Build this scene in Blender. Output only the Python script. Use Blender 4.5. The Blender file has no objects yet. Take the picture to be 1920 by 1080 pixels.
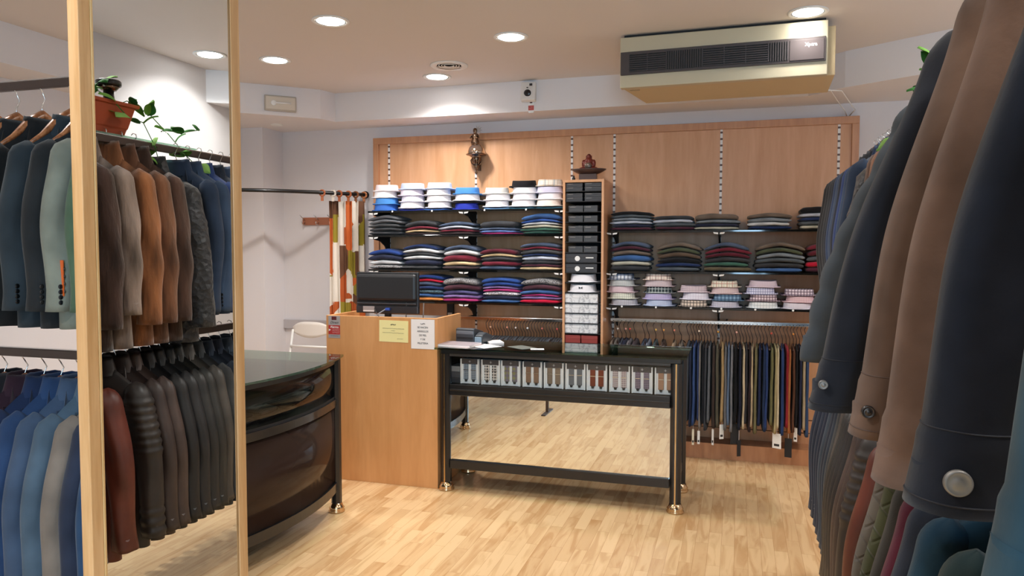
import bpy, math, random
from mathutils import Vector, Matrix, noise
PI = math.pi
rnd = random.Random(7)
col = bpy.context.scene.collection

# ------------------------------------------------------------------ helpers
def lin(c):
    if isinstance(c, str):
        c = c.lstrip('#'); c = tuple(int(c[i:i+2], 16)/255 for i in (0, 2, 4))
    return tuple((v/12.92 if v <= .04045 else ((v+.055)/1.055)**2.4) for v in c)

class MB:
    def __init__(s): s.v = []; s.f = []
    def add(s, vs, fs):
        o = len(s.v); s.v += [tuple(p) for p in vs]; s.f += [tuple(i+o for i in f) for f in fs]; return s
    def box(s, x0, x1, y0, y1, z0, z1):
        vs = [(x, y, z) for x in (x0, x1) for y in (y0, y1) for z in (z0, z1)]
        return s.add(vs, [(0,1,3,2), (4,6,7,5), (0,4,5,1), (2,3,7,6), (0,2,6,4), (1,5,7,3)])
    def grid(s, fn, nu, nv, cu=False, capa=False, capb=False):
        vs = [fn(i, j) for j in range(nv) for i in range(nu)]
        fs = []
        for j in range(nv-1):
            for i in range(nu if cu else nu-1):
                a = j*nu+i; b = j*nu+(i+1) % nu
                fs.append((a, b, b+nu, a+nu))
        if capa: fs.append(tuple(range(nu-1, -1, -1)))
        if capb: fs.append(tuple(range((nv-1)*nu, nv*nu)))
        return s.add(vs, fs)
    def lathe(s, prof, c=(0,0,0), n=24, axis='z', sx=1, sy=1, open_=False):
        def fn(i, j):
            t = 2*PI*i/n; r, h = prof[j]
            x, y = r*math.cos(t)*sx, r*math.sin(t)*sy
            if axis == 'z': p = (x, y, h)
            elif axis == 'y': p = (x, h, y)
            else: p = (h, x, y)
            return (c[0]+p[0], c[1]+p[1], c[2]+p[2])
        return s.grid(fn, n, len(prof), True, prof[0][0] > 1e-4 and not open_, prof[-1][0] > 1e-4 and not open_)
    def tube(s, pts, r, n=8, rr=None):
        P = [Vector(p) for p in pts]; m = len(P)
        T = [(P[min(i+1, m-1)]-P[max(i-1, 0)]).normalized() for i in range(m)]
        up = Vector((0, 0, 1)) if abs(T[0].z) < .9 else Vector((1, 0, 0))
        N = []
        a = T[0].cross(up).normalized()
        for t in T:
            a = (a - t*a.dot(t)).normalized(); N.append((a, t.cross(a)))
        def fn(i, j):
            t = 2*PI*i/n; q = rr[j] if rr else r
            return tuple(P[j] + N[j][0]*math.cos(t)*q + N[j][1]*math.sin(t)*q)
        return s.grid(fn, n, m, True, True, True)
    def prism(s, poly, h0, h1, axis='z'):
        n = len(poly)
        def m(p, h):
            return (p[0], p[1], h) if axis == 'z' else ((p[0], h, p[1]) if axis == 'y' else (h, p[0], p[1]))
        vs = [m(p, h0) for p in poly] + [m(p, h1) for p in poly]
        fs = [tuple(range(n-1, -1, -1)), tuple(range(n, 2*n))] + [(i, (i+1) % n, n+(i+1) % n, n+i) for i in range(n)]
        return s.add(vs, fs)
    def mesh(s, name, smooth=False):
        me = bpy.data.meshes.new(name); me.from_pydata(s.v, [], s.f); me.update()
        if smooth:
            me.polygons.foreach_set('use_smooth', [True]*len(me.polygons))
        return me
    def build(s, name, mat=None, parent=None, smooth=False, bevel=0, loc=None, auto=False):
        me = s.mesh(name, smooth)
        return inst(name, me, mat, parent, bevel, loc, auto)

def inst(name, me, mat=None, parent=None, bevel=0, loc=None, auto=False):
    o = bpy.data.objects.new(name, me); col.objects.link(o)
    if not me.materials: me.materials.append(mat)
    o.material_slots[0].link = 'OBJECT'; o.material_slots[0].material = mat
    if parent is not None: o.parent = parent
    if loc is not None: o.location = loc
    if bevel:
        b = o.modifiers.new('bevel', 'BEVEL'); b.width = bevel; b.segments = 2; b.limit_method = 'ANGLE'
    return o

def tag(o, label=None, cat=None, group=None, kind=None):
    if label: o['label'] = label
    if cat: o['category'] = cat
    if group: o['group'] = group
    if kind: o['kind'] = kind
    return o
def empty(name, loc, rz=0, label=None, cat=None, group=None):
    o = bpy.data.objects.new(name, None); col.objects.link(o); o.location = loc; o.rotation_euler = (0, 0, rz)
    o.empty_display_size = .05
    return tag(o, label, cat, group)
def kids(o): return [c for c in bpy.data.objects if c.parent == o]
def copy_tree(o, ch=None):
    c = o.copy(); col.objects.link(c)
    for k in (ch if ch is not None else kids(o)):
        d = k.copy(); col.objects.link(d); d.parent = c
        for g in kids(k):
            e = g.copy(); col.objects.link(e); e.parent = d
    return c

# ------------------------------------------------------------------ materials
MC = {}
def newmat(name):
    m = bpy.data.materials.new(name); m.use_nodes = True
    return m, m.node_tree, m.node_tree.nodes['Principled BSDF']
def N(t, typ, **k):
    n = t.nodes.new(typ)
    for a, b in k.items(): setattr(n, a, b)
    return n
def plain(c, rough=.5, metal=0, spec=.5, coat=0):
    key = ('p', c, rough, metal, spec, coat)
    if key in MC: return MC[key]
    m, t, b = newmat('plain'); b.inputs['Base Color'].default_value = (*lin(c), 1)
    b.inputs['Roughness'].default_value = rough; b.inputs['Metallic'].default_value = metal
    b.inputs['Specular IOR Level'].default_value = spec; b.inputs['Coat Weight'].default_value = coat
    n = N(t, 'ShaderNodeTexNoise'); n.inputs['Scale'].default_value = 30
    r = N(t, 'ShaderNodeMapRange'); r.inputs[3].default_value = max(0, rough-.05); r.inputs[4].default_value = min(1, rough+.05)
    t.links.new(n.outputs[0], r.inputs[0]); t.links.new(r.outputs[0], b.inputs['Roughness'])
    MC[key] = m; return m
def fabric(c, kind='wool'):
    key = ('f', c, kind)
    if key in MC: return MC[key]
    m, t, b = newmat('fabric_'+kind)
    tc = N(t, 'ShaderNodeTexCoord'); L = t.links.new
    C = lin(c)
    sc, bump, rough, sheen, var = {'wool': (260, .25, .92, .25, .25), 'knit': (330, .5, .95, .3, .3), 'marl': (300, .5, .95, .2, 0),
        'leather': (45, .25, .45, 0, .3), 'fur': (60, .9, .75, .8, .8), 'curly': (38, 1, .5, .5, .6), 'suede': (120, .15, .95, .3, .35),
        'cotton': (200, .12, .85, .1, .08), 'quilt': (60, .2, .8, .2, .2)}[kind]
    n = N(t, 'ShaderNodeTexNoise'); n.inputs['Scale'].default_value = sc; n.inputs['Detail'].default_value = 4
    mp = N(t, 'ShaderNodeMapping'); L(tc.outputs['Object'], mp.inputs[0]); L(mp.outputs[0], n.inputs['Vector'])
    if kind == 'fur': mp.inputs['Scale'].default_value = (1, 1, .25)
    n2 = N(t, 'ShaderNodeTexNoise'); n2.inputs['Scale'].default_value = 7 if kind != 'fur' else 11; n2.inputs['Detail'].default_value = 3; L(mp.outputs[0], n2.inputs['Vector'])
    mx = N(t, 'ShaderNodeMixRGB'); 
    if kind == 'marl':
        n.inputs['Scale'].default_value = 170
        rp = N(t, 'ShaderNodeValToRGB'); rp.color_ramp.elements[0].position = .42; rp.color_ramp.elements[1].position = .56
        rp.color_ramp.elements[0].color = (*[v*.22 for v in C], 1); rp.color_ramp.elements[1].color = (*[min(1, v*1.5+.03) for v in C], 1)
        L(n.outputs[0], rp.inputs[0]); L(rp.outputs[0], b.inputs['Base Color'])
    else:
        mx.inputs[1].default_value = (*[v*(1-var) for v in C], 1); mx.inputs[2].default_value = (*[min(1, v*(1+var)) for v in C], 1)
        r0 = N(t, 'ShaderNodeMapRange'); r0.inputs[1].default_value = .3; r0.inputs[2].default_value = .7
        L(n2.outputs[0], r0.inputs[0]); L(r0.outputs[0], mx.inputs[0]); L(mx.outputs[0], b.inputs['Base Color'])
    b.inputs['Roughness'].default_value = rough; b.inputs['Sheen Weight'].default_value = sheen*.5
    b.inputs['Specular IOR Level'].default_value = .5 if kind in ('leather', 'curly') else .15
    bp = N(t, 'ShaderNodeBump'); bp.inputs['Strength'].default_value = bump; bp.inputs['Distance'].default_value = .002 if kind not in ('fur', 'curly') else .006
    src = n.outputs[0]
    if kind == 'curly':
        v = N(t, 'ShaderNodeTexVoronoi'); v.inputs['Scale'].default_value = 42; L(mp.outputs[0], v.inputs[0])
        w = N(t, 'ShaderNodeMath', operation='ADD'); L(v.outputs[0], w.inputs[0]); L(n.outputs[0], w.inputs[1]); src = w.outputs[0]
    if kind == 'quilt':
        sx = N(t, 'ShaderNodeSeparateXYZ'); L(tc.outputs['Object'], sx.inputs[0]); acc = None
        for sg in (1, -1):
            a = N(t, 'ShaderNodeMath', operation='MULTIPLY'); a.inputs[1].default_value = sg; L(sx.outputs[0], a.inputs[0])
            d = N(t, 'ShaderNodeMath', operation='ADD'); L(a.outputs[0], d.inputs[0]); L(sx.outputs[2], d.inputs[1])
            e = N(t, 'ShaderNodeMath', operation='PINGPONG'); e.inputs[1].default_value = .035; L(d.outputs[0], e.inputs[0])
            g = N(t, 'ShaderNodeMath', operation='MINIMUM'); g.inputs[1].default_value = .006; L(e.outputs[0], g.inputs[0])
            if acc:
                h = N(t, 'ShaderNodeMath', operation='ADD'); L(acc.outputs[0], h.inputs[0]); L(g.outputs[0], h.inputs[1]); acc = h
            else: acc = g
        src = acc.outputs[0]; bp.inputs['Distance'].default_value = 1.0; bp.inputs['Strength'].default_value = .8
    L(src, bp.inputs['Height']); L(bp.outputs[0], b.inputs['Normal'])
    MC[key] = m; return m
def check(base, lines, pitch=.02, width=.3, c2=None, w2=.12):
    """woven check: base cloth with crossing stripes"""
    key = ('c', base, lines, pitch, width, c2)
    if key in MC: return MC[key]
    m, t, b = newmat('checked_cloth'); L = t.links.new
    tc = N(t, 'ShaderNodeTexCoord'); sx = N(t, 'ShaderNodeSeparateXYZ'); L(tc.outputs['Object'], sx.inputs[0])
    cur = None
    def stripe(ax, p, w, off=0.0):
        a = N(t, 'ShaderNodeMath', operation='MULTIPLY_ADD'); a.inputs[1].default_value = 1/p; a.inputs[2].default_value = 100+off; L(sx.outputs[ax], a.inputs[0])
        f = N(t, 'ShaderNodeMath', operation='FRACT'); L(a.outputs[0], f.inputs[0])
        l = N(t, 'ShaderNodeMath', operation='LESS_THAN'); l.inputs[1].default_value = w; L(f.outputs[0], l.inputs[0]); return l.outputs[0]
    cur = (*lin(base), 1); prev = None
    todo = [(0, lines, pitch, width, 0), (2, lines, pitch, width, 0)]
    if c2: todo += [(0, c2, pitch*2, w2, .4), (2, c2, pitch*2, w2, .4)]
    for ax, cc, p, w, of in todo:
        mx = N(t, 'ShaderNodeMixRGB'); s_ = stripe(ax, p, w, of)
        ml = N(t, 'ShaderNodeMath', operation='MULTIPLY'); ml.inputs[1].default_value = .6; L(s_, ml.inputs[0]); L(ml.outputs[0], mx.inputs[0])
        if prev: L(prev, mx.inputs[1])
        else: mx.inputs[1].default_value = cur
        mx.inputs[2].default_value = (*lin(cc), 1); prev = mx.outputs[0]
    L(prev, b.inputs['Base Color']); b.inputs['Roughness'].default_value = .85
    MC[key] = m; return m
def wood(c1, c2, scale=(14, 14, 1.2), rough=.42, coat=.1):
    key = ('w', c1, c2, scale)
    if key in MC: return MC[key]
    m, t, b = newmat('wood'); L = t.links.new
    tc = N(t, 'ShaderNodeTexCoord'); mp = N(t, 'ShaderNodeMapping'); mp.inputs['Scale'].default_value = scale; L(tc.outputs['Object'], mp.inputs[0])
    n = N(t, 'ShaderNodeTexNoise'); n.inputs['Scale'].default_value = 1.6; n.inputs['Detail'].default_value = 7; n.inputs['Distortion'].default_value = .6; L(mp.outputs[0], n.inputs[0])
    n2 = N(t, 'ShaderNodeTexNoise'); n2.inputs['Scale'].default_value = 9; n2.inputs['Detail'].default_value = 3; L(mp.outputs[0], n2.inputs[0])
    ad = N(t, 'ShaderNodeMath', operation='MULTIPLY_ADD'); ad.inputs[1].default_value = .35; L(n2.outputs[0], ad.inputs[0]); L(n.outputs[0], ad.inputs[2])
    rp = N(t, 'ShaderNodeValToRGB'); rp.color_ramp.elements[0].position = .5; rp.color_ramp.elements[1].position = .85
    rp.color_ramp.elements[0].color = (*lin(c1), 1); rp.color_ramp.elements[1].color = (*lin(c2), 1)
    L(ad.outputs[0], rp.inputs[0]); L(rp.outputs[0], b.inputs['Base Color'])
    b.inputs['Roughness'].default_value = rough; b.inputs['Coat Weight'].default_value = coat; b.inputs['Coat Roughness'].default_value = .3
    MC[key] = m; return m
def floor_mat():
    m, t, b = newmat('laminate_floor'); L = t.links.new
    tc = N(t, 'ShaderNodeTexCoord'); mp = N(t, 'ShaderNodeMapping'); mp.inputs['Rotation'].default_value = (0, 0, PI/2); L(tc.outputs['Object'], mp.inputs[0])
    br = N(t, 'ShaderNodeTexBrick'); br.offset = .37; br.offset_frequency = 2; br.squash = 1
    L(mp.outputs[0], br.inputs['Vector']); br.inputs['Scale'].default_value = 1; br.inputs['Mortar Size'].default_value = .0006
    br.inputs['Brick Width'].default_value = .46; br.inputs['Row Height'].default_value = .068; br.inputs['Bias'].default_value = 0
    br.inputs['Color1'].default_value = (0, 0, 0, 1); br.inputs['Color2'].default_value = (1, 1, 1, 1); br.inputs['Mortar'].default_value = (.3, .3, .3, 1)
    # grain: stretched noise along Y, shifted per strip
    sx = N(t, 'ShaderNodeSeparateXYZ'); L(tc.outputs['Object'], sx.inputs[0])
    sepc = N(t, 'ShaderNodeSeparateColor'); L(br.outputs['Color'], sepc.inputs[0])
    zz = N(t, 'ShaderNodeMath', operation='MULTIPLY'); zz.inputs[1].default_value = 40; L(sepc.outputs[0], zz.inputs[0])
    cx = N(t, 'ShaderNodeCombineXYZ')
    kx = N(t, 'ShaderNodeMath', operation='MULTIPLY'); kx.inputs[1].default_value = 16; L(sx.outputs[0], kx.inputs[0])
    ky = N(t, 'ShaderNodeMath', operation='MULTIPLY'); ky.inputs[1].default_value = 2.2; L(sx.outputs[1], ky.inputs[0])
    L(kx.outputs[0], cx.inputs[0]); L(ky.outputs[0], cx.inputs[1]); L(zz.outputs[0], cx.inputs[2])
    n = N(t, 'ShaderNodeTexNoise'); n.inputs['Scale'].default_value = 1; n.inputs['Detail'].default_value = 5; n.inputs['Distortion'].default_value = .8; L(cx.outputs[0], n.inputs[0])
    w = N(t, 'ShaderNodeMath', operation='MULTIPLY'); w.inputs[1].default_value = 14; L(n.outputs[0], w.inputs[0])
    s = N(t, 'ShaderNodeMath', operation='SINE'); L(w.outputs[0], s.inputs[0])
    s2 = N(t, 'ShaderNodeMapRange'); s2.inputs[1].default_value = -1; s2.inputs[2].default_value = 1; s2.inputs[3].default_value = .3; s2.inputs[4].default_value = .7; L(s.outputs[0], s2.inputs[0])
    g = N(t, 'ShaderNodeMath', operation='MULTIPLY_ADD'); g.inputs[1].default_value = .44; L(sepc.outputs[0], g.inputs[0]); L(s2.outputs[0], g.inputs[2])
    rp = N(t, 'ShaderNodeValToRGB'); rp.color_ramp.elements[0].position = .25; rp.color_ramp.elements[1].position = 1.1
    rp.color_ramp.elements[0].color = (*lin('#bd9160'), 1); rp.color_ramp.elements[1].color = (*lin('#e2c092'), 1)
    L(g.outputs[0], rp.inputs[0])
    mo = N(t, 'ShaderNodeMixRGB'); mo.inputs[2].default_value = (*lin('#a87c4e'), 1); L(br.outputs['Fac'], mo.inputs[0]); L(rp.outputs[0], mo.inputs[1])
    L(mo.outputs[0], b.inputs['Base Color']); b.inputs['Roughness'].default_value = .23; b.inputs['Specular IOR Level'].default_value = .45
    return m
def plaster(c, rough=.9):
    key = ('pl', c)
    if key in MC: return MC[key]
    m, t, b = newmat('plaster'); L = t.links.new
    n = N(t, 'ShaderNodeTexNoise'); n.inputs['Scale'].default_value = 90; n.inputs['Detail'].default_value = 3
    tc = N(t, 'ShaderNodeTexCoord'); L(tc.outputs['Object'], n.inputs[0])
    bp = N(t, 'ShaderNodeBump'); bp.inputs['Strength'].default_value = .12; bp.inputs['Distance'].default_value = .002; L(n.outputs[0], bp.inputs['Height']); L(bp.outputs[0], b.inputs['Normal'])
    b.inputs['Base Color'].default_value = (*lin(c), 1); b.inputs['Roughness'].default_value = rough; b.inputs['Specular IOR Level'].default_value = .2
    MC[key] = m; return m
def emit(c, s):
    m, t, b = newmat('glowing'); b.inputs['Base Color'].default_value = (1, 1, 1, 1)
    b.inputs['Emission Color'].default_value = (*c, 1); b.inputs['Emission Strength'].default_value = s; return m
def thin_glass(tint=(.975, .985, .98), ior=1.35, rough=0.0, name='thin_glass'):
    m, t, b = newmat(name); L = t.links.new; t.nodes.remove(b)
    out = t.nodes['Material Output']; tr = N(t, 'ShaderNodeBsdfTransparent'); tr.inputs[0].default_value = (*tint, 1)
    gl = N(t, 'ShaderNodeBsdfGlossy'); gl.inputs['Roughness'].default_value = rough; lw_ = N(t, 'ShaderNodeLayerWeight'); lw_.inputs[0].default_value = .5; pw_ = N(t, 'ShaderNodeMath', operation='POWER'); pw_.inputs[1].default_value = 4.5; L(lw_.outputs['Facing'], pw_.inputs[0])
    f0 = ((ior-1)/(ior+1))**2; fr = N(t, 'ShaderNodeMath', operation='MULTIPLY_ADD'); fr.inputs[1].default_value = .9; fr.inputs[2].default_value = f0; L(pw_.outputs[0], fr.inputs[0])
    mx = N(t, 'ShaderNodeMixShader'); L(fr.outputs[0], mx.inputs[0]); L(tr.outputs[0], mx.inputs[1]); L(gl.outputs[0], mx.inputs[2]); L(mx.outputs[0], out.inputs[0])
    return m
def smoked_panel():
    m = thin_glass((.10, .08, .075), 1.42, .10, 'dark_smoked_glass'); t = m.node_tree; out = t.nodes['Material Output']
    src = out.inputs[0].links[0].from_socket; df = N(t, 'ShaderNodeBsdfDiffuse'); df.inputs[0].default_value = (*lin('#4a3a34'), 1)
    mx = N(t, 'ShaderNodeMixShader'); mx.inputs[0].default_value = .45; t.links.new(src, mx.inputs[1]); t.links.new(df.outputs[0], mx.inputs[2]); t.links.new(mx.outputs[0], out.inputs[0]); return m
def mirror_mat():
    m, t, b = newmat('mirror_silver'); b.inputs['Metallic'].default_value = 1; b.inputs['Roughness'].default_value = 0.0
    b.inputs['Base Color'].default_value = (.86, .9, .9, 1)
    return m

M = {
 'wall': plaster('#e4e1e3'), 'ceil': plaster('#e2dcd8'), 'soffit': plaster('#e8e5e6'), 'floor': floor_mat(),
 'beech': wood('#cd986c', '#dba880', (6, 6, .7)), 'beechd': wood('#bb8560', '#c9946c'), 'desk': wood('#d0955c', '#dca26a', (6, 6, .8)),
 'post': wood('#c2905a', '#d8aa78', (25, 25, 2.0)), 'darkwood': wood('#5a4436', '#76604f', (2, 14, 14)),
 'black': plain('#17181a', .3, 0, .5, .2), 'matblack': plain('#1c1c1e', .7), 'gold': plain('#caa877', .22, 1), 'brass': plain('#7a6250', .25, 1),
 'chrome': plain('#d8d8d8', .15, 1), 'steel': plain('#a9a29c', .35, 1), 'white': plain('#efefec', .5), 'cream': plain('#e6dfc6', .5),
 'browning': plain('#4b3c36', .5), 'hangerwood': wood('#7a4526', '#b4774a', (30, 30, 30), .3, .3), 'darkglass': plain('#0a0c0b', .06, 0, .6),
 'glass': thin_glass(), 'smoke': thin_glass((.40, .37, .36), 1.4, .06, 'smoked_glass'), 'greenglass': thin_glass((.55, .72, .62), 1.6, 0, 'green_glass'),
 'smoked': smoked_panel(), 'mirror': mirror_mat(), 'bulb': emit((1, .96, .9), 22), 'paper': plain('#f4f0ee', .6), 'yellow': plain('#f5eaa6', .6), 'ink': plain('#2c2a2c', .7),
 'red': plain('#b5322f', .5), 'silver': plain('#b9b5b5', .35, .4), 'plasticblack': plain('#202225', .42),
}

# ------------------------------------------------------------------ camera
sc = bpy.context.scene
cd = bpy.data.cameras.new('camera'); cam = bpy.data.objects.new('camera', cd); col.objects.link(cam)
cd.sensor_width = 36; cd.lens = 1400/1920*36; cd.clip_start = .05
cam.matrix_world = Matrix.Translation((0, 0, 1.6)) @ Matrix.Rotation(math.radians(16.9), 4, 'Z') @ Matrix.Rotation(math.radians(90-2.93), 4, 'X') @ Matrix.Rotation(math.radians(.07), 4, 'Z')
sc.camera = cam

# ------------------------------------------------------------------ room
H = 2.93; HS = 2.69; YW = 6.10; XR = 1.84; XL = -4.5; YF = -3.2
def struct(name, mb, m, **k):
    o = mb.build(name, m, **k); o['kind'] = 'structure'; return o
struct('floor', MB().box(XL-.1, XR+.1, YF-.1, YW+.1, -.1, 0), M['floor'])
struct('ceiling', MB().box(XL-.1, XR+.1, YF-.1, YW+.1, H, H+.1), M['ceil'])
struct('wall_back', MB().box(XL-.1, XR+.1, YW, YW+.1, 0, H), M['wall'])
struct('wall_left', MB().box(XL-.1, XL, YF-.1, YW, 0, H), M['wall'])
struct('wall_right', MB().box(XR, XR+.1, YF-.1, YW, 0, H), M['wall'])
wf = MB().box(XL, -.15, YF-.1, YF, 0, H).box(1.65, XR, YF-.1, YF, 0, H).box(-.15, 1.65, YF-.1, YF, 2.6, H).box(-.15, 1.65, YF-.1, YF, 0, .8)
struct('wall_front', wf, M['wall'])
wn = struct('window_1', MB().box(-.15, 1.65, YF-.06, YF-.05, .8, 2.6), M['glass'])
fr = MB()
for x in (-.15, .725, 1.6): fr.box(x, x+.05, YF-.1, YF, .8, 2.6)
fr.box(-.15, 1.65, YF-.1, YF, .8, .85).box(-.15, 1.65, YF-.1, YF, 2.55, 2.6); fr.build('window_frame', M['steel'], wn)
# lowered border of the ceiling round the walls
edge = [(-4.14, YF), (-4.14, 4.75), (-3.80, 5.16), (-3.36, 5.56), (-3.32, 5.73), (.45, 5.73), (.66, 5.50), (XR, 4.70), (XR, YW), (XL, YW), (XL, YF)]
struct('trim_1', MB().prism(edge, HS, H), M['soffit'])
struct('trim_2', MB().box(XL, -4.09, 5.79, YW, 0, HS), M['wall'])      # pilaster of the fitting room
struct('trim_3', MB().box(-4.09, -3.2, YW-.03, YW, .86, .945), plain('#b9b4b6', .6), bevel=.004)
struct('baseboard_back', MB().box(-4.09, -3.12, YW-.015, YW, 0, .08), M['wall'])

# ------------------------------------------------------------------ panelled display wall
PX0, PX1, PY = -3.12, .83, 6.06
pw = empty('display_wall_panel', (-1.1, PY, 0), 0, 'beech display panelling with slotted metal uprights covering the back wall', 'wall panel')
def loc(o, mb): return mb
MB().box(PX0+.05-(-1.1), PX1-.05+1.1, -.01, .035, 0, 2.53).build('panel_board', M['beech'], pw)
MB().box(PX0+1.1, PX1+1.1, -.035, .035, 2.53, 2.585).build('top_moulding', M['beechd'], pw, bevel=.003)
MB().box(PX0+1.1, PX0+1.15, -.035, .035, 0, 2.53).build('side_moulding', M['beechd'], pw, bevel=.003)
MB().box(PX1+1.05, PX1+1.1, -.035, .035, 0, 2.53).build('side_moulding', M['beechd'], pw, bevel=.003)
m_up, t_, b_ = newmat('slotted_upright'); L_ = t_.links.new
tc_ = N(t_, 'ShaderNodeTexCoord'); sx_ = N(t_, 'ShaderNodeSeparateXYZ'); L_(tc_.outputs['Object'], sx_.inputs[0])
a_ = N(t_, 'ShaderNodeMath', operation='MULTIPLY'); a_.inputs[1].default_value = 1/.05; L_(sx_.outputs[2], a_.inputs[0])
f_ = N(t_, 'ShaderNodeMath', operation='FRACT'); L_(a_.outputs[0], f_.inputs[0])
l_ = N(t_, 'ShaderNodeMath', operation='LESS_THAN'); l_.inputs[1].default_value = .3; L_(f_.outputs[0], l_.inputs[0])
mx_ = N(t_, 'ShaderNodeMixRGB'); mx_.inputs[1].default_value = (*lin('#efeae6'), 1); mx_.inputs[2].default_value = (*lin('#5a4034'), 1); L_(l_.outputs[0], mx_.inputs[0]); L_(mx_.outputs[0], b_.inputs['Base Color']); b_.inputs['Roughness'].default_value = .4
UPR = [-2.975, -2.16, -1.325, -.975, -.145, .695]
for x in UPR: MB().box(x+1.1-.009, x+1.1+.009, -.014, -.0105, .25, 2.53).build('slotted_upright', m_up, pw)
MB().box(PX0+1.15, PX1+1.05, -.012, -.0105, .30, .306).build('panel_groove', plain('#4a2e20', .8), pw)
MB().box(PX0+1.15, PX1+1.05, -.012, -.0105, .20, .206).build('panel_groove', plain('#4a2e20', .8), pw)
MB().box(PX0+1.0+1.5, PX1+1.05, -.20, -.0105, 0, .12).build('plinth', M['beechd'], pw)

# shelves -----------------------------------------------------------
def bracket(side):
    pts = [(-.008, 0), (.0, 0)]
    prof = [(.0, 0), (-.30, 0), (-.30, -.02), (-.18, -.035), (-.09, -.075), (-.02, -.15), (0, -.17)]   # (y, z)
    return MB().prism(prof, -.006, .006, 'x')
def shelf(x0, x1, z, ups, clips, label, grp):
    yb = PY-.012; d = .30
    t = empty('glass_shelf', ((x0+x1)/2, yb, z), 0, label, 'shelf', grp); cx = (x0+x1)/2
    MB().box(x0-cx, x1-cx, -d, 0, -.016, 0).build('shelf_panel', M['darkglass'], t, bevel=.002)
    for u in ups:
        b = bracket(0).build('bracket', M['matblack'], t, loc=(u-cx, -.002, -.016))
        for s in (-1, 1):
            MB().prism([(s*.006, -.004), (s*.042, 0), (s*.036, -.012), (s*.006, -.016)], -.305, -.300, 'y').build('bracket_tip', M['white'], b)
    for c in clips:
        MB().lathe([(0, -.303), (.008, -.303), (.008, -.3)], (c-cx, 0, -.006), 12, 'y').build('price_clip', M['white'], t)
    return t
LX0, LX1 = -3.03, -1.315; RX0, RX1 = -.965, .80
LS = [1.927, 1.723, 1.435, 1.168]; RS = [1.749, 1.437, 1.170]
nmL = ['topmost', 'second', 'third', 'lowest']
for i, z in enumerate(LS):
    shelf(LX0, LX1, z, UPR[:2]+[UPR[2]-.03], [-2.80, -2.44, -1.98, -1.63] if i == 0 else [],
          'black glass shelf left of the wooden tower, %s of its four' % nmL[i], 'glass shelves left of the tower')
for i, z in enumerate(RS):
    shelf(RX0, RX1, z, [UPR[3]+.035, UPR[4], UPR[5]], [-.86, -.60, -.34, -.12, .12, .38, .60] if i == 2 else [],
          'black glass shelf right of the wooden tower, %s of its three' % ['topmost', 'middle', 'lowest'][i], 'glass shelves right of the tower')

# ------------------------------------------------------------------ folded jumpers
def jumper_mesh(w, d, h, arch, seed, skew=0.0):
    nu, nv = 18, 14; r = random.Random(seed)
    prof = []
    for k in range(nv):
        t = 2*PI*k/nv; c, s = math.cos(t), math.sin(t)
        prof.append((math.copysign(abs(c)**.35, c)*d/2, math.copysign(abs(s)**.62, s)*h/2))
    ph = r.random()*6
    def fn(i, j):
        u = -1+2*j/(nu-1); e = (1-abs(u)**9)**.5*.55+.45 if abs(u) < 1 else .45
        y, z = prof[i]
        pk = 1-abs(u-skew)**1.6/(1+abs(skew))**1.6
        x = u*w/2
        zz = h/2 + z*e + arch*pk + .0035*math.sin(3*u+ph)*(z/h) + .003*noise.noise((x*14, y*10, seed*3.1))
        if zz < 0: zz = 0
        yy = y*(.97+.03*e) + .006*math.sin(2.3*u+ph)
        return (x+.003*noise.noise((z*80, y*9, seed)), yy, zz)
    return MB().grid(fn, nv, nu, True, True, True).mesh('folded_jumper', True)
COL = {'charcoal': '#3a3c40', 'dark grey': '#47494c', 'mid grey': '#63656a', 'burgundy': '#6e2534', 'dark burgundy': '#571f2c', 'beige': '#c8b088', 'dark brown': '#46383a',
 'slate blue': '#4a5870', 'light grey-blue': '#b5bdcc', 'periwinkle blue': '#6f8fd0', 'magenta': '#a8306c', 'denim blue': '#3f6296', 'mid blue': '#33549a', 'pale grey': '#b9bdc0',
 'sand grey': '#bdb9a8', 'green': '#3d6456', 'dark green': '#2a4a42', 'royal blue': '#26407f', 'dark navy': '#262b40', 'navy': '#22325a', 'light grey': '#c4c8cc', 'grey marl': '#8a8a8c',
 'teal marl': '#3e5a68', 'tan orange': '#c07a3e', 'red': '#b01a35', 'maroon brown': '#4a2c36', 'purple navy': '#4a4870', 'mauve': '#806a9e', 'pale marl': '#c6c3c8', 'crimson': '#b81838',
 'black': '#1b1c20', 'plum': '#4a2634', 'taupe': '#6d6157', 'olive green': '#4b5340', 'cool grey': '#7a838c', 'cream grey': '#b8b6a6', 'olive brown': '#5f5644', 'brown': '#5c4c40', 'slate': '#50585f'}
KIND = {'grey marl': 'marl', 'teal marl': 'marl', 'pale marl': 'marl'}
ordn = ['topmost', 'second from top', 'third from top', 'fourth from top', 'fifth from top', 'sixth from top', 'seventh from top', 'lowest']
snames = ['leftmost', 'second', 'third', 'fourth', 'fifth', 'sixth', 'seventh']
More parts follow.
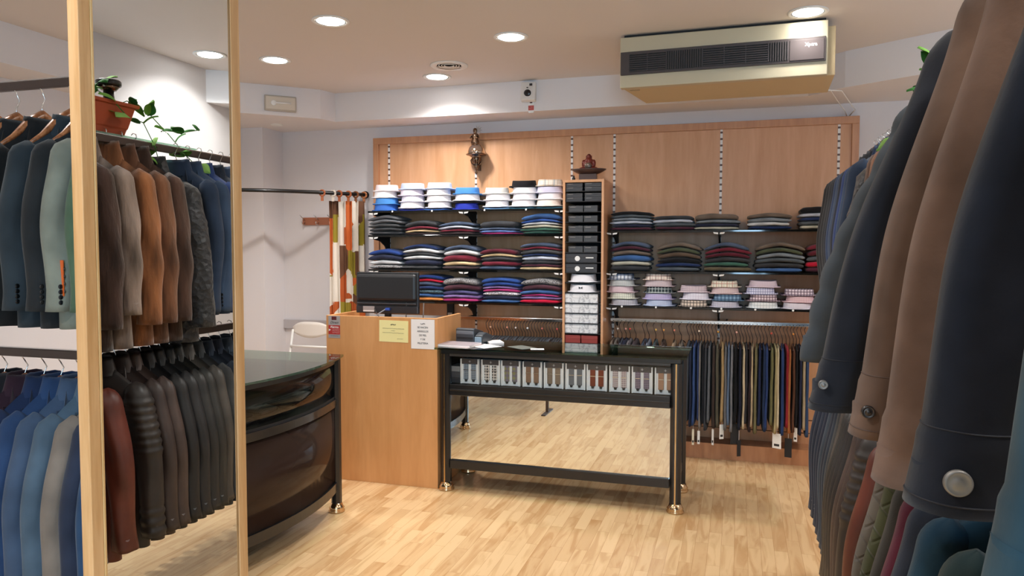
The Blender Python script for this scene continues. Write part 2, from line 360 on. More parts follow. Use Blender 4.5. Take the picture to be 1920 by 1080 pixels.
def stack(xc, w, zs, H_, items, side, shelf_i, stack_i, arch=.025, skew=0., d=.27, noun='jumper', yo=0):
    n = len(items); tot = sum((i[1] if isinstance(i, tuple) else 1) for i in items)
    avail = H_-arch
    z = 0; seed = int(abs(xc)*1000)+shelf_i
    lst = []
    for k, it in enumerate(reversed(items)):
        c, th = it if isinstance(it, tuple) else (it, 1)
        h = avail*th/tot; a = arch*(k+.3)/n
        a0 = arch*(k+.3)/n
        lst.append((c, h, a, z)); z += h
    for k, (c, h, a, z) in enumerate(lst):
        top = n-1-k
        r = random.Random(seed*31+k)
        ww = w*(1+r.uniform(-.05, .04))
        me = jumper_mesh(ww, d, h*1.04, a, seed+k, skew)
        pos = 'lowest' if top == n-1 and n > 2 else ordn[top]
        lab = '%s folded %s, %s in %s stack, %s shelf %s of tower' % (c, noun, pos, snames[stack_i], shelf_i if isinstance(shelf_i, str) else (nmL if side == 'left' else ['upper', 'middle', 'lower'])[shelf_i], side)
        o = inst('folded_'+noun, me, fabric(COL[c], KIND.get(c, 'knit')), None, 0, (xc+r.uniform(-.008, .008), PY-.012-.30+.01+d/2+r.uniform(0, .008)+yo, zs+z+(.0008 if k == 0 else 0)))
        o.rotation_euler = (0, 0, r.uniform(-.03, .03))
        tag(o, lab, noun, 'folded %ss on the %s side shelves' % (noun, side))
        if noun == 'cardigan' or (r.random() < .0):
            pass
# positions along the wall (X) are centres of the stacks
L2 = [(-2.885, .29, .175, ['mid grey', 'mid grey', 'dark grey', 'charcoal', 'charcoal'], .035),
      (-2.555, .29, .13, [('charcoal', 1.8), 'burgundy', ('beige', .9), ('dark brown', .6)], .035),
      (-2.235, .30, .115, [('slate blue', 1.2), 'light grey-blue', 'burgundy', ('dark brown', .8)], .03),
      (-1.87, .31, .115, [('charcoal', 2.4), 'slate blue', ('periwinkle blue', .8), ('magenta', .7)], .015),
      (-1.515, .32, .172, [('denim blue', 1.8), 'mid blue', ('pale grey', .8), 'sand grey', 'green', 'dark green'], .03)]
for i, (x, w, h, it, a) in enumerate(L2): stack(x, w, LS[1], h, it, 'left', 1, i, a, .1)
L3 = [(-2.885, .30, .175, [('royal blue', 1.2), ('dark navy', 1.2), 'light grey', 'grey marl'], .03),
      (-2.55, .32, .215, ['navy', 'light grey', ('charcoal', .8), 'pale grey', ('dark navy', 1.6), 'dark grey'], .03),
      (-2.20, .30, .21, ['slate blue', ('light grey', 1.2), ('burgundy', 1.6), 'beige', ('dark brown', .9)], .032),
      (-1.87, .31, .18, [('dark burgundy', 1.2), ('beige', .8), 'charcoal', ('burgundy', 1.3), 'slate blue'], .025),
      (-1.515, .315, .225, ['slate blue', ('burgundy', .7), 'dark grey', ('navy', .7), 'light grey-blue', 'charcoal', ('plum', .7), ('beige', .9)], .022)]
for i, (x, w, h, it, a) in enumerate(L3): stack(x, w, LS[2], h, it, 'left', 2, i, a, .0)
L4 = [(-2.51, .30, .225, ['royal blue', ('red', .8), 'slate blue', 'navy', 'teal marl', 'denim blue', 'tan orange'], .02),
      (-2.20, .30, .205, [('grey marl', 1.6), ('maroon brown', 1.5), 'purple navy', ('mauve', .9), ('magenta', .9)], .025),
      (-1.85, .31, .21, [('mid blue', 1.1), 'royal blue', ('mauve', .6), ('magenta', .7), 'pale marl', 'dark navy', ('denim blue', .8)], .022),
      (-1.515, .315, .205, [('grey marl', 1.5), ('maroon brown', 1.4), 'denim blue', ('magenta', .6), ('mauve', .7), ('crimson', 1.1)], .022)]
for i, (x, w, h, it, a) in enumerate(L4): stack(x, w, LS[3], h, it, 'left', 3, i, a, .0)
R1 = [(-.80, .31, .15, ['black', 'slate', 'cool grey', 'light grey-blue', 'dark navy', 'plum'], .015),
      (-.475, .30, .115, ['charcoal', 'light grey-blue', 'slate', 'plum'], .012),
      (-.16, .32, .125, [('taupe', 1.7), 'cool grey', 'dark navy', ('cream grey', .9)], .015),
      (.21, .30, .125, [('taupe', 1.1), 'cool grey', 'light grey', ('navy', .9)], .018),
      (.565, .29, .165, [('black', 1.5), 'light grey-blue', 'navy', 'slate', 'cream grey'], .01)]
for i, (x, w, h, it, a) in enumerate(R1): stack(x, w, RS[0], h, it, 'right', 0, i, a, .0, noun='jumper')
R2 = [(-.80, .30, .235, ['slate blue', 'plum', 'taupe', ('denim blue', 1.5), 'cream grey', ('charcoal', 1.3)], .035),
      (-.435, .32, .225, ['taupe', 'olive green', ('brown', 1.2), 'black', 'navy', 'slate'], .045),
      (-.085, .33, .225, ['slate blue', 'burgundy', 'dark burgundy', 'charcoal', 'green', ('olive brown', 1.2)], .045),
      (.28, .33, .225, ['taupe', 'olive green', 'cool grey', 'slate', 'charcoal', 'denim blue'], .045),
      (.61, .28, .22, ['burgundy', ('dark burgundy', 1.1), 'slate', 'red', 'plum'], .03)]
for i, (x, w, h, it, a) in enumerate(R2): stack(x, w, RS[1], h, it, 'right', 1, i, a, .0, noun='cardigan')

# ------------------------------------------------------------------ folded shirts
def shirt_body_mesh():
    # thin folded body with wing-like shoulders at the front
    n = 22
    pts = []
    def fn(i, j):
        t = 2*PI*i/n; c, s = math.cos(t), math.sin(t)
        x = math.copysign(abs(c)**.45, c)*.126; y = math.copysign(abs(s)**.5, s)*.15
        lv = [(.97, 0), (1.0, .002), (1.0, .005), (.93, .0075), (.6, .009)][j]
        dr = .0022*math.sin(5*t) + (.001*(abs(x)/.125)**2)
        return (x*lv[0], y*lv[0], max(0, lv[1]+dr*(j > 0)))
    return MB().grid(fn, n, 5, True, True, True).mesh('shirt_body', True)
def collar_mesh(h=.042, a=.0935, b=.078):
    # stand-and-fall collar: closed band, outer leaf leaning out, open in the middle
    n = 30
    prof = [(1.06, 0), (1.03, h*.5), (.985, h*.94), (.965, h), (.93, h*.97), (.93, h*.3), (.9, .0)]
    def fn(i, j):
        t = 2*PI*i/n; r, z = prof[j]
        c, s = math.cos(t), math.sin(t)
        x = math.copysign(abs(c)**.75, c)*a*r; y = math.copysign(abs(s)**.8, s)*b*r
        return (x, y, z+.002*math.sin(2*t+1)*(z/h))
    return MB().grid(fn, n, len(prof), True).mesh('collar', True)
SB, CM = shirt_body_mesh(), collar_mesh()
def shirt(x, y, z, mat, h, label, grp, cmat=None, flat=False):
    t = empty('folded_shirt', (x, y, z), rnd.uniform(-.06, .06), label, 'shirt', grp)
    b = inst('shirt_body', SB, mat, t); b.scale = (1, 1, 1)
    if not flat:
        c = inst('collar', CM, cmat or mat, t, 0, (0, -.068, .004)); k = (h-.0045)/.042; c.scale = (rnd.uniform(.98, 1.05), 1, k)
        c.rotation_euler = (rnd.uniform(-.03, .05), 0, 0)
    return t
WH = '#eceaf0'
S = {'white': fabric('#f0eef2', 'cotton'), 'pinkish white': fabric('#ecdfe2', 'cotton'), 'sky blue': fabric('#4c8ad0', 'cotton'), 'deep blue': fabric('#3c6cc0', 'cotton'),
 'pale blue': fabric('#c6d2ec', 'cotton'), 'royal blue': fabric('#2a38a0', 'cotton'), 'black': fabric('#201e22', 'cotton'), 'pale lilac': fabric('#d4d2e8', 'cotton'),
 'cream': fabric('#efe8e0', 'cotton'), 'teal': fabric('#3b7088', 'cotton'), 'light blue': fabric('#7aaad8', 'cotton'),
 'white dotted': check('#f0eaf2', '#b0a0c8', .008, .25), 'white striped': check('#e6e4f0', '#b9b6d0', .02, .15), 'white speckled': check('#efeeea', '#c0b8ae', .006, .2),
 'cream plaid': check('#eee6da', '#b49a7c', .035, .12, '#7890a0'),
 'navy plaid': check('#e6ecf4', '#1c2c50', .028, .38, '#5474a0'), 'grey gingham': check('#dfe2e2', '#9aa0a0', .009, .45), 'pink striped': check('#ecdfe4', '#cc8c9c', .009, .3),
 'cream and green checked': check('#eeeee0', '#7c8c74', .014, .2), 'black gingham': check('#e8e6ee', '#3a3648', .009, .4), 'tan tattersall': check('#f2e6da', '#8c3c40', .021, .14, '#5a4a48'),
 'pink and grey checked': check('#e0dadd', '#b08c98', .008, .4), 'black and green plaid': check('#2c3c40', '#dde6e6', .024, .2), 'lilac checked': check('#cfc8e6', '#8f7cc0', .009, .3),
 'pale blue micro-checked': check('#d0dcf2', '#98a8cc', .007, .4), 'pink and navy checked': check('#ecdde4', '#5c3c58', .011, .28), 'white with navy trim': check('#e8e6f2', '#c0b4cc', .02, .1),
 'black and cream plaid': check('#ecdccb', '#2a2226', .023, .42), 'beige tattersall': check('#ece8d8', '#7c6a50', .019, .13, '#c06a5a'), 'small pink checked': check('#e6dcdc', '#b4848c', .009, .35),
 'blue plaid': check('#8db0cc', '#244668', .026, .55), 'navy micro-gingham': check('#e4e2ee', '#54587c', .009, .35), 'pink striped poplin': check('#e4dce6', '#b89cb4', .007, .4),
 'blue windowpane': check('#dcdff4', '#3c4c98', .016, .25), 'maroon gingham': check('#f0e2ea', '#4a1c38', .020, .5), 'white grid': check('#eaf0f2', '#7a94a0', .020, .12),
 'rose micro-checked': check('#ecdde4', '#b4506c', .009, .3), 'pale lilac checked': check('#e6e4ee', '#b8b4cc', .008, .3), 'purple gingham': check('#ece2ee', '#4c2c50', .02, .48)}
TS = [(-2.893, ['pinkish white', 'white', 'sky blue', 'deep blue']), (-2.655, ['pale blue', 'white dotted', 'white striped', 'white', '_royal blue']),
      (-2.41, ['pale blue', 'white', 'white', 'white', '_deep blue']), (-2.165, ['sky blue', 'white', '_black', 'royal blue']),
      (-1.90, ['white speckled', 'white', 'white', '_light blue']), (-1.665, ['black', 'white', 'white', 'white', '_teal']), (-1.455, ['cream plaid', 'pale lilac', 'white', 'cream', '_teal'])]
BS = [(-.865, ['navy plaid', 'grey gingham', 'pink striped', 'cream and green checked', 'black gingham']),
      (-.585, ['tan tattersall', 'pink and grey checked', 'black and green plaid', 'lilac checked', 'pale blue micro-checked']),
      (-.32, ['pink and navy checked', 'white with navy trim', 'black and cream plaid']),
      (-.09, ['beige tattersall', 'small pink checked', 'blue plaid', 'navy micro-gingham']),
      (.165, ['pink striped poplin', 'blue windowpane', 'maroon gingham', 'white grid']),
      (.425, ['purple gingham', 'rose micro-checked', 'pale lilac checked']),
      (.68, ['grey gingham', 'navy micro-gingham', 'pink striped'])]
def shirt_stack(xc, items, z0, hs, si, where, grp):
    z = z0+.001; n = len(items)
    for k, nm in enumerate(reversed(items)):
        flat = nm.startswith('_'); c = nm.lstrip('_'); top = n-1-k
        h = .018 if flat else hs
        pos = 'lowest' if top == n-1 else ordn[top]
        lab = '%s %s, %s in the %s stack, %s' % (c, 'shirt folded flat' if flat else 'shirt', pos, snames[si], where)
        shirt(xc+rnd.uniform(-.012, .012), PY-.31+.15+.005, z, S[c], h, lab, grp, flat=flat)
        z += h
for i, (x, it) in enumerate(TS): shirt_stack(x, it, LS[0], .0525 if it[-1][0] == '_' else .055, i, 'top left shelf', 'dress shirts on the top left shelf')
for i, (x, it) in enumerate(BS): shirt_stack(x, it, RS[2], [.0495, .0495, .054, .0505, .0515, .0485, .05][i], i, 'lower right shelf', 'checked shirts on the lower right shelf')

# ------------------------------------------------------------------ wooden tower with boxes
TX0, TX1, TY0, TY1, TZ = -1.303, -.985, 5.63, PY-.015, 2.135
tw = empty('display_tower', ((TX0+TX1)/2, TY1, 0), 0, 'tall narrow beech tower unit full of boxes between the shelves', 'shelf unit')
w2 = (TX1-TX0)/2; D = TY1-TY0
for s in (-1, 1): MB().box(s*w2-(.018 if s > 0 else 0), s*w2+(.018 if s < 0 else 0), -D, 0, 0, TZ-.02).build('side_panel', M['beech'], tw, bevel=.001)
MB().box(-w2, w2, -D, 0, TZ-.02, TZ).build('top_panel', M['beech'], tw, bevel=.001)
MB().box(-w2+.018, w2-.018, -.01, 0, 0, TZ-.02).build('back_panel', M['matblack'], tw)
tsh = [2.050, 1.972, 1.892, 1.815, 1.738, 1.662, 1.582, 1.505, 1.427, 1.350, 1.272, 1.192, 1.114, 1.036, .958, .875, .80, .70, .6, .5, .4, .3, .2, .1]
for z in tsh: MB().box(-w2+.018, w2-.018, -D+.004, -.01, z-.006, z).build('shelf_board', M['matblack'], tw)
def tower_box(x0, x1, z0, z1, m, label, grp, name='accessory_box', tabm=None, cat='box', y0=TY0+.012, lid=True):
    cx = (x0+x1)/2; t = empty(name, (cx, y0, z0), 0, label, cat, grp)
    h = z1-z0
    MB().box(x0-cx+.001, x1-cx-.001, .0015, .25, 0, h*.72).build('box_base', m, t, bevel=.001)
    MB().box(x0-cx, x1-cx, 0, .252, h*.55, h).build('box_lid', m, t, bevel=.001)
    if tabm: MB().box(x0-cx+.012, x0-cx+.055, -.001, 0, h*.72, h*.82).build('label_tab', tabm, t)
    return t
bk = plain('#3d3e42', .45); bk2 = plain('#46484b', .45)
cxT = (TX0+TX1)/2; ix0, ix1 = TX0+.022, TX1-.022
rows = [(2.0505, 'upper of the first compartment'), (1.9725, 'upper of the second compartment')]
for ci, zb in enumerate((2.0505, 1.9725)):
    for lv in (0, 1):
        for sd in (0, 1):
            x0 = ix0 if sd == 0 else cxT+.008; x1 = cxT-.008 if sd == 0 else ix1
            hh = .029
            tower_box(x0, x1, zb+lv*.031, zb+lv*.031+hh, bk, 'flat charcoal box, %s %s, in the %s compartment of the tower' % (['lower', 'upper'][lv], ['left', 'right'][sd], ['top', 'second'][ci]), 'charcoal boxes in the tower', tabm=M['steel'])
for ci, zb in enumerate((1.8925, 1.8155, 1.7385, 1.6625, 1.5825)):
    for sd in (0, 1):
        x0 = ix0+.02 if sd == 0 else cxT+.003; x1 = cxT-.003 if sd == 0 else ix1-.028
        tower_box(x0, x1, zb, zb+.045, bk2, 'charcoal box, %s of a pair in the %s compartment of the tower' % (['left', 'right'][sd], ['third', 'fourth', 'fifth', 'sixth', 'seventh'][ci]), 'charcoal boxes in the tower', tabm=M['steel'])
for ci, zb in enumerate((1.5055, 1.4275)):
    t = tower_box(ix0, ix1-.03, zb, zb+.066, bk, 'wide black shirt box with white label, %s of two in the tower' % ['upper', 'lower'][ci], 'wide black shirt boxes')
    MB().box(.035, .095, -.0015, -.0004, .030, .038).build('paper_label', M['white'], t)
    MB().lathe([(0, -.0015), (.02, -.0015), (.02, -.0004)], (-.03, 0, .028), 16, 'y').build('shirt_window', M['white'], t)
for ci, zb in enumerate((1.3505, 1.2725)):
    t = shirt(cxT-.01, TY0+.16, zb, S['white'], .062, 'white wrapped dress shirt, %s of two in the tower%s' % (['upper', 'lower'][ci], ['', ', with a black bow tie'][ci]), 'wrapped white shirts in the tower')
    if ci:
        MB().add([(-.014, -.152, .028), (-.014, -.152, .044), (0, -.153, .036), (.014, -.152, .028), (.014, -.152, .044), (-.014, -.146, .028), (-.014, -.146, .044), (0, -.146, .036), (.014, -.146, .028), (.014, -.146, .044)],
                 [(0, 2, 1), (2, 3, 4), (5, 6, 7), (7, 9, 8), (0, 1, 6, 5), (3, 8, 9, 4), (1, 2, 7, 6), (2, 0, 5, 7), (3, 2, 7, 8), (4, 9, 7, 2)]).build('bow_tie', M['ink'], t, loc=(0, 0, 0))
sw, t_, b_ = newmat('swirled_white_card'); L_ = t_.links.new
v_ = N(t_, 'ShaderNodeTexNoise'); v_.inputs['Scale'].default_value = 14; v_.inputs['Distortion'].default_value = 3
tc_ = N(t_, 'ShaderNodeTexCoord'); L_(tc_.outputs['Object'], v_.inputs[0])
rp_ = N(t_, 'ShaderNodeValToRGB'); rp_.color_ramp.elements[0].position = .40; rp_.color_ramp.elements[0].color = (*lin('#c9c9cc'), 1); rp_.color_ramp.elements[1].position = .5; rp_.color_ramp.elements[1].color = (*lin('#f0f0f0'), 1)
L_(v_.outputs[0], rp_.inputs[0]); L_(rp_.outputs[0], b_.inputs['Base Color']); b_.inputs['Roughness'].default_value = .35
for ci, zb in enumerate((1.1925, 1.1145, 1.0365, .9585)):
    tower_box(ix0-.003, ix1-.022, zb, zb+.070, sw, 'white swirl-patterned shirt box in the tower, %s of four' % ['topmost', 'second', 'third', 'lowest'][ci], 'white swirl boxes', name='shirt_box')
for sd in (0, 1):
    x0 = ix0-.002 if sd == 0 else cxT-.012; x1 = cxT-.018 if sd == 0 else ix1-.022
    tower_box(x0, x1, .8755, .8755+.066, plain('#9c4440', .5), 'dull red box, %s of a pair low in the tower' % ['left', 'right'][sd], 'dull red boxes in the tower')
tower_box(ix0-.003, ix1-.022, .8005, .8005+.064, sw, 'white shirt box below the dull red boxes in the tower', 'white swirl boxes', name='shirt_box')

# ------------------------------------------------------------------ rails under the shelves, trousers
def wall_rail(x0, x1, y, z, label):
    t = empty('garment_rail', ((x0+x1)/2, y, z), 0, label, 'rail', 'rails under the wall shelves'); h = (x1-x0)/2
    MB().box(-h, h, -.008, .008, -.014, .014).build('rail_bar', M['chrome'], t, bevel=.003)
    for s in (-h+.03, 0, h-.03):
        MB().box(s-.006, s+.006, 0, PY-.012-y, -.012, .012).build('rail_bracket', M['matblack'], t)
    return t
RY = 5.86
wall_rail(LX0, LX1, RY, 1.03, 'chrome rail under the lowest glass shelf left of the tower')
wall_rail(RX0, RX1, RY, 1.05, 'chrome rail under the lowest glass shelf right of the tower')
def trouser_mesh(wx, L, seed, half=.15):
    nu, nv = 20, 16
    def top(y): return -.012-.035*(abs(y)/half)**1.5
    def fn(i, j):
        t = 2*PI*i/nu; c, s_ = math.cos(t), math.sin(t); s = j/(nv-1)
        y = math.copysign(abs(c)**.6, c)*half*(1+.06*s+.10*max(0, s-.85))
        k = .35+.65*min(1, (s/.06)**.6) if s < .06 else 1+.12*s+.25*max(0, s-.88)
        x = math.copysign(abs(s_)**.5, s_)*wx/2*k
        groove = -.25*wx*math.exp(-((abs(c)-1)/.06)**2)*0
        z = top(y)+s*(-L-top(y))
        x += .006*noise.noise((seed*5.3, z*3.5, 0))*s*2 + .003*noise.noise((y*30, z*8, seed))
        y += .008*noise.noise((seed, z*5, 7))
        return (x, y, z)
    return MB().grid(fn, nu, nv, True, True, True).mesh('trousers', True)
HK = MB().tube([(0, 0, -.02), (.001, 0, .02), (-.010, -.02, .055), (-.022, .0, .09), (-.014, .012, .108), (-.006, .014, .120), (0, .004, .128), (0, -.012, .122)], .0028, 6).mesh('hook', True)
HB = MB().tube([(0, -.14, -.05), (0, -.08, -.03), (0, 0, -.018), (0, .08, -.03), (0, .14, -.05)], .004, 6).mesh('hanger_bar', True)
def trouser_hanger(x, zn, k, label, grp, dotc=None):
    t = empty('trouser_hanger', (x, RY, zn), rnd.uniform(-.15, .15), label, 'hanger', grp)
    h = inst('hook', HK, plain('#3a2620', .4), t); h.scale = (1, 1, k)
    inst('hanger_bar', HB, plain('#3a2620', .4), t)
    if dotc: MB().lathe([(0, -.004), (.0075, -.002), (.0075, .002), (0, .004)], (0, -.02, .06), 10, 'y').build('size_dot', plain(dotc, .5), t)
TC = [('greyish tan', '#8c7d70'), ('stone grey', '#77716c'), ('slate', '#54596a'), ('dark navy', '#2c3148'), ('ash grey', '#77747a'), ('dusky brown', '#50454a'), ('slate blue', '#4a5468'),
 ('pale slate', '#7c879a'), ('greenish slate', '#4b5a60'), ('walnut brown', '#54443e'), ('sand tan', '#9a8670'), ('warm grey', '#857c72'), ('dark slate', '#454b54'), ('midnight blue', '#262c40'),
 ('bright blue', '#39507f'), ('indigo', '#313f66'), ('mushroom grey', '#85807c'), ('ink black', '#1e2026'), ('dark grey', '#3e4046'), ('steel grey', '#62666c'), ('dark brown', '#3e332f'),
 ('olive grey', '#575448'), ('khaki', '#a48a62'), ('medium grey', '#6c6c6e'), ('blue grey', '#5f7088'), ('pewter grey', '#75777c'), ('jet black', '#17181c'), ('blackish navy', '#1c2030'),
 ('pale cream', '#c4b496'), ('charcoal', '#36353a'), ('espresso brown', '#35282a'), ('beige', '#b3a184'), ('olive', '#6f6a4c'), ('deep navy', '#232c4c'), ('marine blue', '#263552'),
 ('cobalt blue', '#2d4070'), ('moss green', '#6c6a48'), ('light khaki', '#a89c76'), ('ivory', '#c8bc9c'), ('royal blue', '#2a3e6c'), ('red', '#8c2830'), ('orange brown', '#a4683e'),
 ('chestnut brown', '#5c3e30'), ('black', '#1b1b1f'), ('dusk navy', '#272c44'), ('sandy beige', '#a89a80'), ('denim blue', '#33486c')]
TXs = [-0.94, -0.907, -0.874, -0.841, -0.808, -0.763, -0.694, -0.662, -0.61, -0.55, -0.467, -0.415, -0.357, -0.329, -0.306, -0.283, -0.267, -0.244, -0.221, -0.198, -0.171, -0.144, -0.11, -0.084, -0.061, -0.038, -0.012, 0.018, 0.041, 0.063, 0.086, 0.108, 0.138, 0.163, 0.186, 0.211, 0.241, 0.266, 0.288, 0.317, 0.343, 0.368, 0.393, 0.415, 0.436, 0.462, 0.49]
trs = []
TMs = {}
for i, (x, (nm, c)) in enumerate(zip(TXs, TC)):
    prev = TC[i-1][0] if i else None; nxt = TC[i+1][0] if i+1 < len(TC) else None
    lab = '%s trousers on the right rail, %s' % (nm, ('between the %s and %s pairs' % (prev, nxt)) if prev and nxt else ('nearest the wooden tower' if not prev else 'last before the coats'))
    gap = min(TXs[i+1]-x if nxt else .026, x-TXs[i-1] if prev else .03)
    wx = min(.036, max(.018, gap*.98)); L = [.64, .60, .66, .62, .67, .61, .65][i % 7]
    me = trouser_mesh(wx, L, i)
    rz = rnd.uniform(-.05, .05)
    t = empty('hanging_trousers', (x, RY-.01, .925), rz, lab, 'trousers', 'trousers on the right rail')
    inst('leg_pair', me, fabric(c, 'cotton'), t)
    # waistband seam at the folded edge
    MB().tube([(0, -.152, -.06), (0.002, -.155, -.3), (0, -.158, -L+.02)], .0025, 5).build('side_seam', fabric(c, 'wool'), t)
    trouser_hanger(x, .922, 1.0, 'dark wire hanger holding the %s trousers' % nm, 'trouser hangers on the right rail', {1: '#efe0d0', 3: '#e8a090', 4: '#d8443c', 8: '#f0c060', 9: '#e8a050', 10: '#e88a70', 15: '#f0d8c0', 21: '#e0a040', 26: '#f0b0a0', 36: '#d05040', 42: '#e09040'}.get(i))
    trs.append((t, L))
def swing_tag(i, drop, w, h, m, dark=False):
    t, L = trs[i]
    g = MB().box(-w/2, w/2, -.001, .001, -drop-h, -drop).build('swing_tag', m, t, loc=(0, -.14, -L+.02), bevel=.0)
    g.rotation_euler = (0, 0, rnd.uniform(-.5, .5))
    MB().tube([(0, 0, 0), (0, 0, -drop)], .0012, 5).build('tag_string', M['white'], g)
    if not dark: MB().box(-w*.3, w*.3, -.0016, -.0011, -drop-h*.85, -drop-h*.7).build('tag_print', M['ink'], g)
for i, dr, w, h, m, dk in [(14, .05, .016, .12, M['cream'], 0), (16, .04, .018, .10, M['white'], 0), (20, .03, .016, .12, M['white'], 0), (22, .04, .034, .11, M['white'], 0),
                           (26, .02, .06, .15, M['matblack'], 1), (27, .10, .03, .12, M['matblack'], 1), (38, .06, .065, .11, M['white'], 0), (41, .06, .05, .14, M['matblack'], 1), (43, .03, .026, .10, M['white'], 0)]:
    swing_tag(i, dr, w, h, m, dk)
# dark trousers crowded on the left rail
me = [trouser_mesh(.032, .62, 60+k) for k in range(4)]
for i in range(27):
    x = -1.985 + i*.0245
    c = ['#3b4048', '#33373f', '#454a52', '#2c3038', '#3c3d42'][i % 5]
    t = empty('hanging_trousers', (x, RY-.01, .905), rnd.uniform(-.08, .08), 'dark grey trousers packed close on the left rail behind the glass table', 'trousers', 'dark trousers on the left rail')
    inst('leg_pair', me[i % 4], fabric(c, 'wool'), t)
    th = trouser_hanger(x, .902, 1.0, 'dark wire hanger crowded on the left rail behind the glass table', 'trouser hangers on the left rail', {1: '#f0c0a0', 7: '#f0a080', 10: '#f0e0d8', 14: '#ffffff', 19: '#e88070', 24: '#d04848'}.get(i))

# ------------------------------------------------------------------ ornaments
orn = empty('wall_bracket', (-2.125, PY-.012, 2.40), 0, 'small brass wall bracket mounted high on the beech panelling', 'bracket')
MB().lathe([(0, -.17), (.006, -.165), (.009, -.15), (.005, -.14), (.016, -.12), (.024, -.10), (.018, -.085), (.032, -.06), (.045, -.045), (.035, -.03), (.062, -.012), (.085, -.006), (.088, 0), (0, 0)], (0, -.09, 0), 20).build('scrolled_bracket', M['brass'], orn, True)
for k in range(5):
    a = PI+PI*k/4
    MB().tube([(0+.01*math.cos(a), -.09+.01*math.sin(a), -.10), (.04*math.cos(a), -.09+.04*math.sin(a), -.075), (.05*math.cos(a), -.09+.05*math.sin(a), -.05), (.03*math.cos(a), -.09+.03*math.sin(a), -.03)], .005, 6).build('leaf_scroll', M['brass'], orn, True)
MB().box(-.012, .012, -.02, 0, -.13, -.02).build('back_plate', M['brass'], orn)
st = empty('religious_statuette', (-2.125, PY-.102, 2.4005), 0, 'brass statuette of a robed figure with a starburst halo on a domed base', 'statuette')
MB().lathe([(.070, 0), (.074, .008), (.070, .03), (.060, .055), (.042, .075), (.02, .085), (0, .087)], (0, 0, 0), 24).build('domed_base', plain('#d8c8b8', .08, 1), st, True)
MB().lathe([(0, .075), (.034, .078), (.036, .10), (.026, .13), (.03, .15), (.026, .165), (.012, .176), (.016, .188), (.018, .20), (.014, .214), (0, .22)], (-.01, 0, 0), 16, 'z', 1, .8).build('robed_figure', M['brass'], st, True)
for s in (-1, 1): MB().tube([(-.01+s*.024, 0, .155), (-.01+s*.036, -.015, .135), (-.01+s*.012, -.03, .13)], .007, 6, [.008, .007, .005]).build('arm', M['brass'], st, True)
ray = []
for k in range(20):
    a = 2*PI*k/20; r = .042 if k % 2 == 0 else .018; ray.append((.012+r*math.cos(a), .20+r*math.sin(a)))
MB().prism(ray, .004, .008, 'y').build('starburst_halo', M['silver'], st)

by = 5.80
tr = empty('footed_tray', (-1.135, by, TZ), 0, 'dark bronze footed tray standing on top of the beech tower', 'tray')
MB().prism([(-.07, -.05), (.07, -.05), (.06, .05), (-.06, .05)], 0, .055).build('tray_foot', plain('#4c3a36', .4), tr, bevel=.004)
MB().lathe([(0, .055), (.07, .055), (.11, .072), (.135, .088), (.137, .094), (.12, .088), (.07, .074), (0, .072)], (0, 0, 0), 32, 'z', 1, .7).build('tray_dish', plain('#453532', .3), tr, True)
bd = empty('buddha_statuette', (-1.135, by, TZ+.0735), 0, 'seated laughing buddha figurine with reddish robe on the bronze tray', 'statuette')
def blob(c, r, n=16, m=10, f=None):
    def fn(i, j):
        t = 2*PI*i/n; p = PI*j/(m-1)
        v = (c[0]+r[0]*math.sin(p)*math.cos(t), c[1]+r[1]*math.sin(p)*math.sin(t), c[2]+r[2]*math.cos(p)); return v
    return MB().grid(fn, n, m, True)
br_ = plain('#6e2a20', .3, .2); bg_ = plain('#6d5f55', .3, .4)
b = MB()
for c, r in [((0, 0, .045), (.048, .040, .045)), ((0, -.005, .08), (.034, .028, .035)), ((0, -.002, .118), (.019, .019, .023)), ((-.045, -.015, .018), (.034, .030, .020)), ((.045, -.015, .018), (.034, .030, .020)), ((-.040, -.005, .065), (.016, .018, .032)), ((.040, -.005, .065), (.016, .018, .032))]:
    q = blob(c, r); b.add(q.v, q.f)
bb = b.build('figure_body', br_, bd, True)
rm = bb.modifiers.new('fuse', 'REMESH'); rm.mode = 'VOXEL'; rm.voxel_size = .0035; sm = bb.modifiers.new('sm', 'SMOOTH'); sm.iterations = 4; rm.use_smooth_shade = True
blob((0, -.032, .045), (.030, .016, .026)).build('belly', bg_, bd, True)
for s in (-1, 1): blob((s*.020, 0, .116), (.004, .006, .013)).build('ear', br_, bd, True)
MB().lathe([(.05, 0), (.075, .002), (.078, .010), (.06, .014), (0, .016)], (.0, 0, 0), 20, 'z', 1, .62).build('figure_base', bg_, bd, True)
cone = empty('small_dark_figurine', (-1.245, by-.05, TZ), 0, 'tiny dark figurine beside the tray foot on the tower', 'figurine')
MB().lathe([(0, 0), (.016, 0), (.012, .012), (.014, .02), (.007, .032), (.008, .04), (0, .046)], (0, 0, 0), 12).build('figurine_body', M['matblack'], cone, True)

